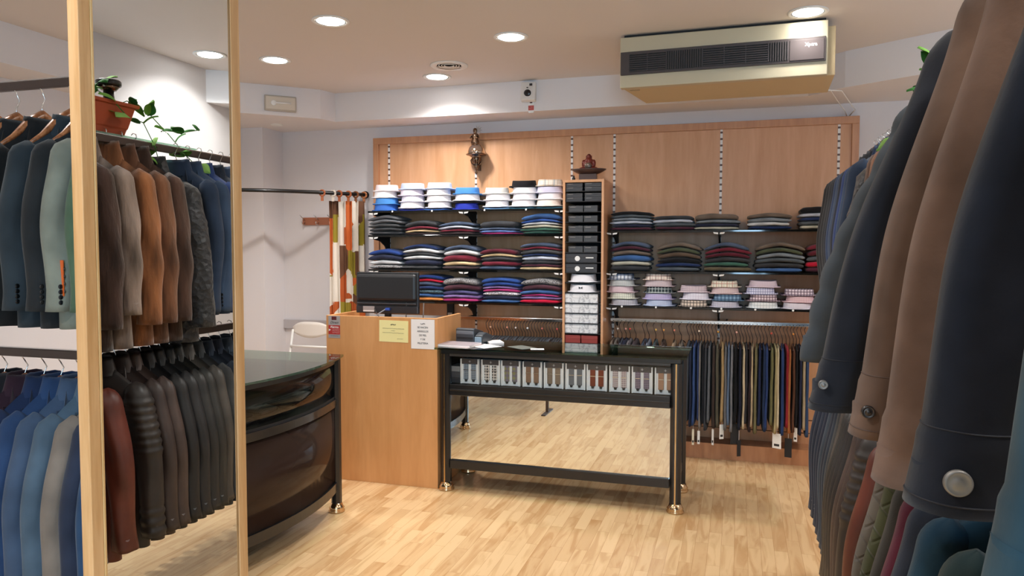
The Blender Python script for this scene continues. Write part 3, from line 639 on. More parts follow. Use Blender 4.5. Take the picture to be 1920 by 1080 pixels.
# ------------------------------------------------------------------ fitting corner
rod = empty('curtain_rod', (-3.62, 5.55, 2.10), 0, 'curved black curtain rod of the fitting corner fixed to the wall', 'curtain rod')
def rodp(k): return Vector((-4.25+ 1.02*k, 5.20+.10*k+.74*k*k, 2.092))-Vector((-3.62, 5.55, 2.10))
pts = [tuple(rodp(k/16)) for k in range(17)]
MB().tube(pts, .016, 12).build('rod_bar', M['black'], rod, True)
MB().lathe([(0, -.01), (.034, -.01), (.034, .0), (0, .0)], tuple(rodp(1)+Vector((0, .05, 0))), 16, 'y').build('wall_flange', M['black'], rod)
MB().box(pts[0][0]-.03, pts[0][0]+.02, -.37, -.31, -.09, .02).build('end_bracket', plain('#7a4a30', .4), rod, bevel=.004)
cm, t_, b_ = newmat('retro_curtain_print'); L_ = t_.links.new
tc_ = N(t_, 'ShaderNodeTexCoord'); mp_ = N(t_, 'ShaderNodeMapping'); L_(tc_.outputs['UV'], mp_.inputs[0]); mp_.inputs['Scale'].default_value = (5.3, 8.2, 1)
vo = N(t_, 'ShaderNodeTexVoronoi'); vo.distance = 'CHEBYCHEV'; vo.inputs['Scale'].default_value = 1; vo.inputs['Randomness'].default_value = .55; L_(mp_.outputs[0], vo.inputs['Vector'])
sp_ = N(t_, 'ShaderNodeSeparateColor'); L_(vo.outputs['Color'], sp_.inputs[0])
rp_ = N(t_, 'ShaderNodeValToRGB'); rp_.color_ramp.interpolation = 'CONSTANT'
cs = [(0, '#e8e0d4'), (.30, '#d06a30'), (.48, '#6e4a34'), (.64, '#9a8a2c'), (.82, '#e8e0d4'), (.92, '#b85a28')]
rp_.color_ramp.elements[0].color = (*lin(cs[0][1]), 1); rp_.color_ramp.elements[1].position = cs[1][0]; rp_.color_ramp.elements[1].color = (*lin(cs[1][1]), 1)
for p_, c_ in cs[2:]:
    e_ = rp_.color_ramp.elements.new(p_); e_.color = (*lin(c_), 1)
L_(sp_.outputs[0], rp_.inputs[0]); L_(rp_.outputs[0], b_.inputs['Base Color']); b_.inputs['Roughness'].default_value = .85
cu = empty('curtain', (-3.34, 5.93, 0), 0, 'gathered retro curtain printed in orange, olive and brown at the rod end', 'curtain')
n, mz = 90, 30
mb = MB()
def cfn(i, j):
    u = i/(n-1); x = -.135+.27*u; y = -.06+.14*u+.028*math.sin(u*2*PI*5.5+.25*math.sin(j*.3)); z = 2.03-1.95*j/(mz-1)
    return (x+.010*math.sin(u*2*PI*11), y, z)
mb.grid(cfn, n, mz)
c_ob = mb.build('curtain_cloth', cm, cu, True)
uv = c_ob.data.uv_layers.new(name='UVMap')
for lp in c_ob.data.loops:
    vi = lp.vertex_index; uv.data[lp.index].uv = ((vi % n)/(n-1), (vi//n)/(mz-1))
so = c_ob.modifiers.new('thick', 'SOLIDIFY'); so.thickness = .003
for k, (dx, c) in enumerate([(-.115, '#b87050'), (-.055, '#e4dcd0'), (-.02, '#a86040'), (.03, '#b86a44'), (.07, '#8c5a3c'), (.115, '#b87850')]):
    q = dx+ -3.34; kk = (q+4.25)/1.02
    rp3 = rodp(kk)+Vector((-3.62, 5.55, 2.10))-Vector((-3.34, 5.93, 0))
    MB().tube([(rp3.x+.024*math.cos(a), rp3.y, rp3.z+.024*math.sin(a)-.004) for a in [PI*2*i/12 for i in range(13)]], .009, 6).build('tab_loop', fabric(c, 'cotton'), cu, True)
    MB().box(rp3.x-.012, rp3.x+.012, rp3.y-.004, rp3.y+.002, 2.02, rp3.z-.02).build('hanging_tab', fabric(c, 'cotton'), cu)
hr = empty('coat_hook_rail', (-3.70, YW, 1.86), 0, 'wooden coat rail with three silver hooks on the fitting corner wall', 'coat rack')
MB().box(-.18, .18, -.018, 0, -.035, .035).build('backboard', plain('#a8684a', .4), hr, bevel=.003)
for x in (-.155, -.01, .13):
    h = MB().tube([(x, -.018, -.012), (x, -.035, -.03), (x, -.06, -.028), (x, -.065, -.005)], .005, 8).build('hook', M['chrome'], hr, True)
    MB().tube([(x, -.018, .01), (x-.008, -.045, .03), (x-.016, -.075, .055)], .004, 8).build('hook_prong', M['chrome'], h, True)
chair = empty('folding_chair', (-3.66, 5.70, 0), 0, 'cream folding chair standing by the wall of the fitting corner', 'chair')
cw = plain('#e6e0d8', .45)
def backfn(i, j):
    u = -1+2*i/12; x = u*.19; top_ = .955-.05*abs(u)**3.2; bot = .835-.025*math.cos(u*PI*.5)+.022*u*u
    return (x, .13+.03*u*u, bot+(top_-bot)*j/5)
bo = MB().grid(backfn, 13, 6).build('backrest', cw, chair, True); so = bo.modifiers.new('t', 'SOLIDIFY'); so.thickness = .014
for s in (-1, 1):
    MB().tube([(s*.19, .16, .88), (s*.195, .10, .60), (s*.2, -.02, .40), (s*.205, -.2, .012)], .011, 8).build('leg', M['white'], chair, True)
    MB().tube([(s*.18, -.10, .44), (s*.18, .1, .22), (s*.18, .22, .012)], .011, 8).build('leg', M['white'], chair, True)
MB().tube([(-.19, .115, .735), (.19, .115, .735)], .010, 8).build('cross_bar', M['white'], chair, True)
MB().prism([(-.19, -.2), (.19, -.2), (.17, .1), (-.17, .1)], .43, .455).build('seat', cw, chair, bevel=.008)

# ------------------------------------------------------------------ reception desk
DX0, DX1, DY0, DY1, DZ = -2.735, -1.905, 4.567, 5.005, 1.145
dk = empty('reception_desk', ((DX0+DX1)/2, DY0, 0), 0, 'tall plain beech reception desk with notices taped to its front', 'desk')
w2 = (DX1-DX0)/2
MB().box(-w2, w2, 0, .022, 0, DZ).build('front_panel', M['desk'], dk, bevel=.0015)
for s in (-1, 1): MB().box(s*w2-(.022 if s > 0 else 0), s*w2+(.022 if s < 0 else 0), .022, DY1-DY0, 0, DZ).build('side_panel', M['desk'], dk, bevel=.0015)
MB().box(-w2+.022, w2-.022, .022, DY1-DY0+.15, .80, .83).build('worktop', M['desk'], dk)
MB().box(-w2+.10, w2-.25, .06, .36, .975, 1.0).build('riser_shelf', M['desk'], dk)
for s in (-w2+.12, w2-.29): MB().box(s, s+.02, .08, .34, .83, .975).build('riser_leg', M['desk'], dk)

def text(body, x, y, z, size, m, parent, bold=0.0, shear=0, name='lettering', rot=(PI/2, 0, 0), align='CENTER', sx=1):
    cu_ = bpy.data.curves.new('lettering', 'FONT'); cu_.body = body; cu_.size = size; cu_.align_x = align; cu_.align_y = 'CENTER'; cu_.extrude = .0002; cu_.offset = bold; cu_.shear = shear
    to = bpy.data.objects.new('tmp', cu_); col.objects.link(to)
    bpy.context.view_layer.update()
    me_ = bpy.data.meshes.new_from_object(to.evaluated_get(bpy.context.evaluated_depsgraph_get()))
    bpy.data.objects.remove(to)
    me_.materials.clear()
    o = inst(name, me_, m, parent, 0, (x, y, z)); o.rotation_euler = rot; o.scale = (sx, 1, 1); return o
def squiggle(x0, x1, y, z, m, parent, amp=.0022, seed=1, r=.0006, name='written_line'):
    n = int((x1-x0)/.0016); rr = random.Random(seed)
    pts = [(x0+(x1-x0)*i/n, y, z+amp*rr.uniform(-1, 1)*(0 if rr.random() < .12 else 1)) for i in range(n+1)]
    return MB().tube(pts, r, 4).build(name, m, parent)
yn = empty('yellow_notice', (-2.221, DY0-.0012, 1.05), 0, 'pale yellow landscape notice taped on the beech desk front', 'notice')
yn.rotation_euler = (0, .012, 0)
MB().box(-.107, .107, -.0008, .0008, -.073, .073).build('sheet', M['yellow'], yn)
for k, (a, b, z) in enumerate([(-.082, .078, .018), (-.018, .010, .004), (-.082, .075, -.011), (.025, .07, -.05)]): squiggle(a, b, -.0012, z, M['ink'], yn, seed=k)
squiggle(-.022, .016, -.0013, .046, M['ink'], yn, .005, 9, .0016, 'emblem')
wn_ = empty('white_notice', (-2.008, DY0-.0012, 1.037), 0, 'white portrait notice with five printed lines on the desk front', 'notice')
MB().box(-.084, .084, -.0008, .0008, -.098, .098).build('sheet', M['paper'], wn_)
MB().box(-.086, .086, .0008, .0011, -.100, .100).build('backing', M['silver'], wn_)
squiggle(-.016, .018, -.0013, .070, M['ink'], wn_, .005, 19, .0016, 'emblem')
for k, l in enumerate(['SE HACEN', 'ARREGLOS', 'DE PIEL', 'Y DE', 'PELETERIA']): text(l, 0, -.001, .045-.0265*k, .0165, M['ink'], wn_, .0003)
al = empty('alarm_sticker', (-2.672, DY0-.0012, 1.066), 0, 'silver and red alarm company sticker on the upper left of the desk', 'sticker')
MB().box(-.045, .045, -.0008, .0008, -.077, .077).build('sticker_base', M['silver'], al)
MB().box(-.045, .045, -.0012, -.0008, -.052, .012).build('red_field', M['red'], al)
MB().box(-.020, .018, -.0012, -.0008, .048, .072).build('dark_badge', plain('#5a1c22', .5), al)
text('Direct', 0, -.001, .030, .024, M['ink'], al, .0002, .4)
text('Alarma', .002, -.0014, -.001, .022, M['white'], al, .0004)
for k, z in enumerate((-.017, -.028, -.040)): squiggle(-.015, .038, -.0014, z, M['white'], al, .0018, k+40, .0006)
squiggle(-.03, .03, -.001, -.062, M['ink'], al, .0018, 50, .0007)
MB().prism([(-.042, -.014), (-.025, -.020), (-.042, -.030)], -.0014, -.0012, 'y').build('arrow', M['white'], al)

mo = empty('computer_monitor', (-2.40, 4.80, 1.0), 0, 'black flat computer monitor seen from behind on the reception desk', 'monitor')
MB().box(-.243, .243, .03, .06, .175, .44).build('screen_back', M['plasticblack'], mo, bevel=.008)
MB().box(-.235, .235, -.0, .05, .235, .425).build('back_shell', M['plasticblack'], mo, bevel=.02)
MB().box(-.243, .243, .022, .058, .145, .20).build('lower_bezel', plain('#2c2e32', .3), mo, bevel=.006)
MB().box(-.23, .23, .012, .03, .212, .222).build('shell_ridge', plain('#4a4d52', .22), mo, bevel=.004)
MB().box(-.02, .02, .03, .06, .012, .20).build('stand_neck', M['plasticblack'], mo)
MB().lathe([(0, 0), (.10, 0), (.10, .008), (.03, .014), (0, .014)], (0, .04, 0), 24).build('stand_foot', M['plasticblack'], mo, True)
MB().box(-.185, -.095, .019, .022, .155, .195).build('rating_label', M['silver'], mo)
MB().box(-.183, -.097, .0175, .019, .156, .166).build('label_strip', M['white'], mo)
MB().box(.0, .032, -.004, .022, .168, .186).build('video_plug', plain('#2d4fa8', .4), mo, bevel=.003)
MB().tube([(.0, .01, .177), (-.04, -.01, .15), (-.07, -.02, .12), (-.05, -.02, .09), (0, 0, .03)], .004, 8).build('video_cable', plain('#8c8f96', .5), mo, True)
MB().tube([(-.09, .01, .18), (-.06, -.01, .14), (-.02, -.02, .11), (.01, -.01, .04)], .003, 8).build('power_cable', plain('#2b2b2d', .5), mo, True)
ro = empty('wireless_router', (-2.19, 4.80, 1.0), 0, 'wireless router behind the desk front with two upright antennas', 'router')
MB().box(-.09, .09, -.05, .05, .0005, .03).build('router_body', M['plasticblack'], ro, bevel=.005)
for dx in (-.066, .066):
    MB().tube([(dx, .03, .03), (dx+.003, .03, .10), (dx+.008, .03, .225)], .005, 8, [.006, .005, .004]).build('antenna', plain('#6a6460', .5), ro, True)
ctl = empty('wall_control', (-2.39, PY-.012, 1.08), 0, 'small black control box on the panelling below the left shelves', 'switch box')
MB().box(-.03, .03, -.03, 0, -.07, .07).build('casing', M['matblack'], ctl, bevel=.004)
MB().box(-.02, .02, -.032, -.03, -.055, -.025).build('display', M['silver'], ctl)

# ------------------------------------------------------------------ glass display table
GX0, GX1, GY0, GY1 = -1.875, -.325, 4.56, 5.03
gt = empty('display_table', ((GX0+GX1)/2, (GY0+GY1)/2, 0), 0, 'long black display table with glass top, showcase band and mirrored front', 'table')
cx, cy = (GX0+GX1)/2, (GY0+GY1)/2; hx, hy = (GX1-GX0)/2, (GY1-GY0)/2
MB().box(-hx-.035, hx+.035, -hy-.035, hy+.03, .945, .957).build('glass_top', M['greenglass'], gt, bevel=.002)
MB().box(-hx, hx, -hy, hy, .915, .943).build('top_frame', M['black'], gt, bevel=.002)
def leg(sx, sy):
    x, y = sx*(hx-.025), sy*(hy-.025)
    o = [(x+.036*math.cos(PI/8+k*PI/4), y+.036*math.sin(PI/8+k*PI/4)) for k in range(8)]
    l = MB().prism(o, .05, .915).build('leg', M['black'], gt)
    MB().lathe([(.052, 0), (.054, .008), (.046, .018), (.050, .026), (.042, .036), (.036, .055), (.0, .055)], (x, y, 0), 24).build('brass_foot', plain('#d2b48c', .18, 1), l, True)
    if sy < 0: MB().box(x-.0045, x+.0045, y-.036, y-.0325, .055, .915).build('gold_strip', M['gold'], l)
for sx in (-1, 1):
    for sy in (-1, 1): leg(sx, sy)
ix = hx-.06
MB().box(-ix, ix, -hy+.01, hy-.01, .700, .715).build('showcase_floor', M['matblack'], gt)
MB().box(-ix, ix, hy-.03, hy-.02, .715, .915).build('showcase_back', M['matblack'], gt)
MB().box(-ix, ix, -hy+.002, -hy+.006, .715, .915).build('showcase_glass', M['glass'], gt)
MB().box(-ix, ix, -hy+.0, -hy+.04, .640, .715).build('middle_rail', M['black'], gt, bevel=.004)
MB().box(-ix, ix, -hy-.006, -hy+.03, .672, .684).build('rail_bead', M['black'], gt, bevel=.004)
MB().box(-ix, ix, -hy+.0, -hy+.03, .900, .915).build('upper_rail', plain('#3a3634', .35), gt)
MB().box(-ix, ix, -hy-.0, -hy+.04, .15, .208).build('bottom_rail', M['black'], gt, bevel=.004)
mi = MB().box(-ix, ix, -.004, .004, -.218, .218).build('mirror_panel', M['mirror'], gt, loc=(0, -hy+.022, .424)); mi.rotation_euler = (0, 0, 0)
MB().box(-ix, ix, -hy+.03, -hy+.04, .208, .64).build('mirror_backing', M['matblack'], gt)
for s in (-1, 1):
    MB().box(s*(hx-.025)-.003, s*(hx-.025)+.003, -hy+.06, hy-.06, .19, .90).build('side_glass', M['smoke'], gt)
    MB().box(s*(hx-.025)-.012, s*(hx-.025)+.012, -hy+.05, hy-.05, .15, .20).build('side_rail', M['black'], gt)
# boxed braces in the showcase
pats = [('grey tartan', check('#5a6470', '#a8b4c0', .012, .3)), ('black and white geometric', check('#201c22', '#f2e8e0', .018, .45)), ('olive and violet striped', check('#8c8a58', '#6c6080', .03, .5)),
 ('plain taupe', fabric('#8a6c58', 'cotton')), ('beige dotted', check('#9a8672', '#5a4638', .006, .4)), ('slate diagonal', check('#54585e', '#7c8086', .007, .4)), ('plain rust brown', fabric('#7c3a26', 'cotton')),
 ('pink and grey dotted', check('#8c7478', '#e6dcd8', .012, .35)), ('mauve paisley', check('#504450', '#a496a8', .011, .4)), ('copper speckled', check('#946c54', '#c89c80', .007, .4))]
BXs = [-1.755, -1.609, -1.472, -1.327, -1.185, -1.044, -0.907, -0.764, -0.625, -0.484]
hd = plain('#4c4340', .5); cardm = plain('#f2f0ee', .5)
for i, x in enumerate(BXs):
    nm, pm = pats[i]
    t = empty('boxed_braces', (x+.065, GY0+.04, .7155), 0, 'boxed pair of %s braces in the table showcase%s' % (nm, ', leftmost' if i == 0 else ''), 'braces', 'boxed braces in the showcase')
    MB().box(-.064, .064, .010, .035, 0, .165).build('card_tray', cardm, t, bevel=.001)
    for s in (-1, 1): MB().box(s*.064-(.008 if s > 0 else 0), s*.064+(.008 if s < 0 else 0), 0, .012, 0, .165).build('tray_side', cardm, t)
    MB().box(-.056, .056, .005, .010, .130, .165).build('header_card', hd, t)
    text('\u2726', 0, .0045, .148, .018, M['silver'], t, name='emblem') if False else MB().prism([(0, .158), (-.003, .150), (-.010, .148), (-.003, .146), (0, .138), (.003, .146), (.010, .148), (.003, .150)], .0042, .0049, 'y').build('emblem', M['silver'], t)
    for s in (-1, 1):
        st_ = MB().box(s*.026-.017, s*.026+.017, .002, .010, .028, .132).build('brace_strap', pm, t, bevel=.003)
        MB().box(s*.026-.018, s*.026+.018, .0005, .010, .090, .094).build('adjuster', M['chrome'], st_)
        MB().prism([(s*.026-.010, .028), (s*.026+.010, .028), (s*.026+.006, .014), (s*.026-.006, .014)], .001, .010, 'y').build('clip', M['matblack'], st_)
for k, (z, c) in enumerate([(.7155, '#3a3a3e'), (.752, '#4a4a4e'), (.789, '#8a8888')]):
    t = empty('flat_accessory_box', (-1.80, GY0+.12, z), 0, 'flat dark box stacked at the left end of the showcase, %s of three' % ['lowest', 'middle', 'topmost'][k], 'box', 'flat boxes at the left end of the showcase')
    MB().box(-.035, .035, -.06, .08, 0, .034).build('box_base', plain(c, .5), t, bevel=.001); MB().box(-.036, .036, -.0615, .081, .018, .0355).build('box_lid', plain(c, .4), t, bevel=.001)

# on the table
pr = empty('label_printer', (-1.745, 4.86, .9575), -.12, 'grey and black receipt printer on the left end of the glass table', 'printer')
MB().prism([(-.085, 0), (.085, 0), (.085, .055), (.06, .075), (-.06, .105), (-.085, .10)], -.105, .035, 'x').build('printer_body', plain('#3b4046', .4), pr, bevel=.005)
MB().box(-.095, .028, -.088, -.084, .030, .045).build('paper_slot', M['matblack'], pr)
MB().box(-.103, .033, -.087, -.02, .062, .088).build('top_cover', plain('#676d74', .35), pr, bevel=.006)
MB().prism([(-.095, 0), (.08, 0), (.07, .05), (-.02, .078), (-.08, .06)], .038, .10, 'x').build('side_housing', plain('#2f363c', .4), pr, bevel=.008)
MB().box(.045, .095, -.097, -.09, .012, .05).build('side_panel', plain('#7d95a6', .35), pr, bevel=.003)
def sheet(name, x, y, z, w, h, t_, rz, m, label, cat, grp=None, dark=None):
    e = empty(name, (x, y, z), rz, label, cat, grp)
    MB().box(-w/2, w/2, -h/2, h/2, 0, t_).build('pages', m, e)
    MB().box(-w/2-.001, w/2+.001, -h/2-.001, h/2+.001, t_, t_+.0008).build('cover', dark or m, e)
    return e
mag = plain('#b8a8a8', .4)
sheet('magazine', -1.80, 4.66, .9575, .21, .29, .004, 1.35, M['paper'], 'glossy magazine at the bottom of the pile on the glass table', 'magazine', 'magazines on the glass table', mag)
sheet('magazine', -1.80, 4.665, .9627, .19, .27, .010, 1.50, M['paper'], 'thick white-edged magazine on top of the pile on the glass table', 'magazine', 'magazines on the glass table', plain('#a39aa0', .35))
sheet('loose_paper', -1.64, 4.70, .9575, .15, .24, .0008, 1.0, M['paper'], 'white paper sheets lying right of the magazines', 'paper')
sheet('white_booklet', -1.60, 4.86, .9575, .10, .15, .012, .5, M['paper'], 'small white booklet beside the receipt printer', 'booklet')
sheet('flyer', -1.36, 4.70, .9575, .12, .17, .0008, .9, plain('#9aa098', .4), 'grey printed flyer lying alone mid table', 'flyer', dark=plain('#6d736c', .35))
sheet('business_card', -1.24, 4.645, .9575, .085, .055, .0008, .3, M['paper'], 'small pale card right of the flyer', 'card')

# ------------------------------------------------------------------ curved counter
cc = empty('curved_counter', (-2.70, 3.46, 0), 0, 'curved counter of smoked glass with black frame and glass top', 'counter')
def arcx(y): return -2.335+.085*(1-((y-3.46)/.54)**2)
def arc(y0=2.93, y1=3.99, n=22, off=0.): return [(arcx(y0+(y1-y0)*i/n)+off+2.70, y0+(y1-y0)*i/n-3.46) for i in range(n+1)]
def band(off0, off1, z0, z1, y0=2.93, y1=3.99):
    a = arc(y0, y1, 22, off0); b = arc(y0, y1, 22, off1); return MB().prism(a+b[::-1], z0, z1)
top = arc(2.88, 4.06, 26, .04); MB().prism(top+[(-.55, .60), (-.55, -.58)], .945, .957).build('glass_top', M['greenglass'], cc)
MB().prism(arc(2.93, 3.99, 22, .0)+[(-.5, .53), (-.5, -.53)], .70, .715).build('shelf', M['matblack'], cc)
MB().prism(arc(2.93, 3.99, 22, .0)+[(-.5, .53), (-.5, -.53)], .15, .165).build('base_board', M['matblack'], cc)
band(-.006, 0, .715, .915).build('upper_smoked_pane', M['smoke'], cc, True)
band(-.006, 0, .19, .65).build('lower_smoked_pane', M['smoked'], cc, True)
band(-.03, .01, .915, .943).build('top_rim', M['black'], cc)
band(-.02, .012, .655, .70).build('middle_rim', M['black'], cc)
band(-.02, .012, .135, .19).build('bottom_rim', M['black'], cc)
for y in (2.93, 3.99):
    for x in (arcx(y)+2.70, -.5):
        o = [(x+.032*math.cos(PI/8+k*PI/4), y-3.46+.032*math.sin(PI/8+k*PI/4)) for k in range(8)]
        l = MB().prism(o, .05, .943).build('leg', M['black'], cc)
        MB().lathe([(.048, 0), (.05, .008), (.043, .018), (.047, .026), (.039, .036), (.033, .055), (.0, .055)], (x, y-3.46, 0), 24).build('brass_foot', plain('#d2b48c', .18, 1), l, True)
for y in (-.53, .53): MB().box(-.5, arcx(3.46+y)+2.70, y-.004, y+.004, .17, .915).build('end_pane', M['smoke'], cc)
MB().box(-.505, -.495, -.53, .53, .17, .915).build('rear_panel', M['matblack'], cc)
for k in range(5):
    y = 3.12+.185*k
    e = empty('folded_scarf', (arcx(y)-.13, y, .716), .05*k, 'dark patterned scarf folded inside the curved counter, %s from its left end' % ['first', 'second', 'third', 'fourth', 'fifth'][k], 'scarf', 'scarves inside the curved counter')
    inst('scarf_fold', jumper_mesh(.16, .17, .03, .008, 200+k), [check('#2a2630', '#a89cb0', .008, .35), check('#201e24', '#8c8894', .01, .3), fabric('#33303c', 'marl')][k % 3], e)
    inst('scarf_fold', jumper_mesh(.15, .16, .03, .008, 300+k), [fabric('#4a4650', 'marl'), check('#26222c', '#b0a8b8', .012, .25)][k % 2], e, 0, (0, 0, .031))
e = empty('storage_box', (-2.62, 3.50, .1655), 0, 'dark closed box standing inside the lower curved counter', 'box')
MB().box(-.12, .18, -.35, .25, 0, .32).build('box_base', plain('#2a2624', .6), e, bevel=.003); MB().box(-.125, .185, -.355, .255, .28, .335).build('box_lid', plain('#34302e', .6), e, bevel=.003)

# ------------------------------------------------------------------ ceiling fittings
def downlight(x, y, label, energy=60, on=True, lamp=True):
    t = empty('ceiling_downlight', (x, y, H), 0, label, 'downlight', 'recessed ceiling downlights')
    MB().lathe([(.088, 0), (.108, 0), (.110, -.004), (.104, -.009), (.090, -.006)], (0, 0, 0), 36, open_=True).build('trim_ring', M['white'], t, True)
    MB().lathe([(.090, -.004), (.086, -.0035), (.04, -.0015), (.0, -.001)], (0, 0, 0), 32).build('reflector', plain('#e8e4e0', .15, 1), t, True)
    MB().lathe([(0, -.016), (.05, -.013), (.078, -.006), (.084, -.0022), (0, -.002)], (0, 0, 0), 28).build('lamp_disc', M['bulb'], t, True)
    ld = bpy.data.lights.new('downlight_lamp', 'SPOT'); ld.energy = energy; ld.color = (1, .95, .905); ld.spot_size = math.radians(150); ld.spot_blend = .8; ld.shadow_soft_size = .07
    lo = bpy.data.objects.new('lamp', ld); col.objects.link(lo); lo.parent = t; lo.location = (0, 0, -.02)
    return t
E0 = 106
for (x, y, lab) in [(-2.296, 3.92, 'bright downlight nearest above the curved counter'), (-3.14, 4.606, 'bright downlight nearest the emergency light, leftmost in the ceiling'), (-1.387, 4.535, 'bright downlight above the glass display table'),
                    (-2.245, 5.40, 'bright downlight beside the round vent, near the back wall'), (.346, 4.541, 'bright downlight in front of the air conditioner')]:
    downlight(x, y, lab, E0 if x < 0 else 18)
for (x, y, lab, *e_) in [(1.52, 4.35, 'downlight close to the right wall, seen in the tall mirror'), (-2.9, 2.2, 'downlight above the left clothes rack', 45), (-.9, 2.6, 'downlight above the open floor before the tall mirror'), (1.2, 2.9, 'downlight above the right clothes racks'), (-3.3, -.9, 'downlight behind the viewer, left side', 60), (-1.2, .4, 'downlight straight above the viewer'), (.9, .9, 'downlight above the near coats'), (-.8, -1.8, 'downlight near the shop window')]:
    downlight(x, y, lab, e_[0] if e_ else E0)
rv = empty('round_ceiling_vent', (-2.026, 5.098, H), 0, 'round white ceiling vent beside the rear downlight', 'vent')
MB().lathe([(.095, 0), (.135, 0), (.137, -.006), (.128, -.012), (.095, -.008)], (0, 0, 0), 40, open_=True).build('vent_rim', M['white'], rv, True)
MB().lathe([(0, -.001), (.098, -.001)], (0, 0, 0), 32).build('vent_disc', plain('#8c8078', .6), rv)
for r in (.03, .05, .07, .088): MB().lathe([(r, -.002), (r+.008, -.006), (r+.008, -.002)], (0, 0, 0), 32, open_=True).build('vent_louvre', M['white'], rv, True)
sv = empty('small_ceiling_disc', (-3.88, 5.70, HS), 0, 'small white disc in the lowered ceiling by the fitting corner', 'ceiling fitting')
MB().lathe([(.0, -.012), (.045, -.010), (.052, -.004), (.052, 0)], (0, 0, 0), 28).build('disc', M['white'], sv, True)
em = empty('emergency_light', (-3.60, 5.340, 2.785), math.radians(42), 'rectangular emergency light on the lowered ceiling edge', 'emergency light')
MB().box(-.125, .125, -.03, .0, -.062, .062).build('housing', plain('#b9b0a2', .4), em, bevel=.006)
MB().box(-.115, .115, -.034, -.03, -.050, .050).build('diffuser', plain('#d8cfc0', .2), em, bevel=.003)
MB().tube([(-.06, -.04, 0), (.08, -.04, 0)], .007, 8).build('tube', M['white'], em, True)
blob((-.055, -.038, 0), (.022, .008, .022)).build('lamp_holder', M['white'], em, True)

ac = empty('air_conditioner', (-.13, 4.67, H-.020), math.radians(-1.6), 'beige ceiling air conditioner with dark grille above the display wall', 'air conditioner')
ac.scale = (1, 1, 1.08)
bez = plain('#c6bda2', .35, .2); side = plain('#cdb890', .5)
W = .595
MB().box(-W, W, 0, .055, -.285, 0).build('front_frame', bez, ac, bevel=.004)
MB().box(-W+.004, W-.01, -.012, 0, -.215, -.085).build('dark_fascia', plain('#453d3c', .4), ac, bevel=.003)
MB().prism([(-W+.01, .055), (W+.045, .055), (W+.045, .56), (-W+.08, .56)], -.280, -.02).build('casing', side, ac, bevel=.004)
MB().box(-W+.02, W-.01, .03, .5, -.02, .0175).build('ceiling_mount', M['matblack'], ac)
gr = plain('#16140f', .6); sl = plain('#4a4446', .35)
xs = [(-.535, -.315, 'h'), (-.31, -.10, 'v'), (-.095, .27, 'h'), (.275, .38, 'v')]
for x0, x1, kd in xs:
    g = MB().box(x0, x1, -.0135, -.012, -.200, -.100).build('grille_recess', gr, ac)
    q = MB()
    if kd == 'h':
        for k in range(9): q.box(x0, x1, -.020, -.0135, -.198+k*.0118, -.1945+k*.0118)
        for xx in [x0+(x1-x0)*f for f in (.5,) ] if x1-x0 < .3 else [x0+(x1-x0)/3, x0+2*(x1-x0)/3]: q.box(xx-.002, xx+.002, -.021, -.0135, -.2, -.1)
    else:
        nn = int((x1-x0)/.0125)
        for k in range(nn+1): q.box(x0+k*(x1-x0)/nn-.002, x0+k*(x1-x0)/nn+.002, -.020, -.0135, -.2, -.1)
    q.build('louvre', sl, g)
MB().box(.39, W-.02, -.0165, -.012, -.205, -.098).build('control_cover', plain('#4a4242', .5, 0, .3), ac, bevel=.002)
text('Xpera', .505, -.0175, -.125, .026, M['white'], ac, .0006)
MB().box(-.55, -.49, .10, .12, -.2825, -.280).build('badge', plain('#a89878', .5), ac)
cb = empty('white_cable', (0, 0, 0), 0, 'thin white cables from the air conditioner to the display wall', 'cable')
for k, dx in enumerate((0, .07)):
    MB().tube([(.50+dx*.3, 5.20, 2.62), (.56+dx, 5.40, 2.66-.01*k), (.64+dx, 5.75, 2.655), (.72+dx, 5.98, 2.62), (.745+dx*.3, 6.06, 2.595)], .004, 6).build('cable_strand', M['white'], cb, True)
dt = empty('alarm_camera', (-1.60, 5.73, 2.83), 0, 'white square alarm camera with dark round lens on the ceiling edge', 'security camera')
MB().box(-.058, .058, -.055, .0, -.075, .075).build('casing', plain('#e6e2dc', .4), dt, bevel=.008).rotation_euler = (-.18, 0, .08)
MB().lathe([(0, -.066), (.020, -.066), (.029, -.060), (.029, -.045)], (0.0, -.0, -.010), 24, 'y').build('lens', M['black'], dt, True)
MB().box(.018, .040, -.066, -.060, .045, .062).build('chip_label', M['ink'], dt)
MB().box(-.006, .006, -.064, -.056, .030, .036).build('sensor', M['ink'], dt)
ss = empty('small_alarm_sticker', (-1.585, 5.7285, 2.722), 0, 'little white and red alarm sticker under the alarm camera', 'sticker')
MB().box(-.022, .022, -.001, .001, -.045, .045).build('sticker_base', M['white'], ss)
MB().box(-.022, .022, -.0015, -.001, -.025, .012).build('red_field', M['red'], ss)
MB().box(-.010, .010, -.0015, -.001, .030, .042).build('dark_badge', plain('#4a1c22', .5), ss)
for k, z in enumerate((.004, -.006, -.016)): squiggle(-.016, .016, -.0018, z, M['white'], ss, .001, k+70, .0006)

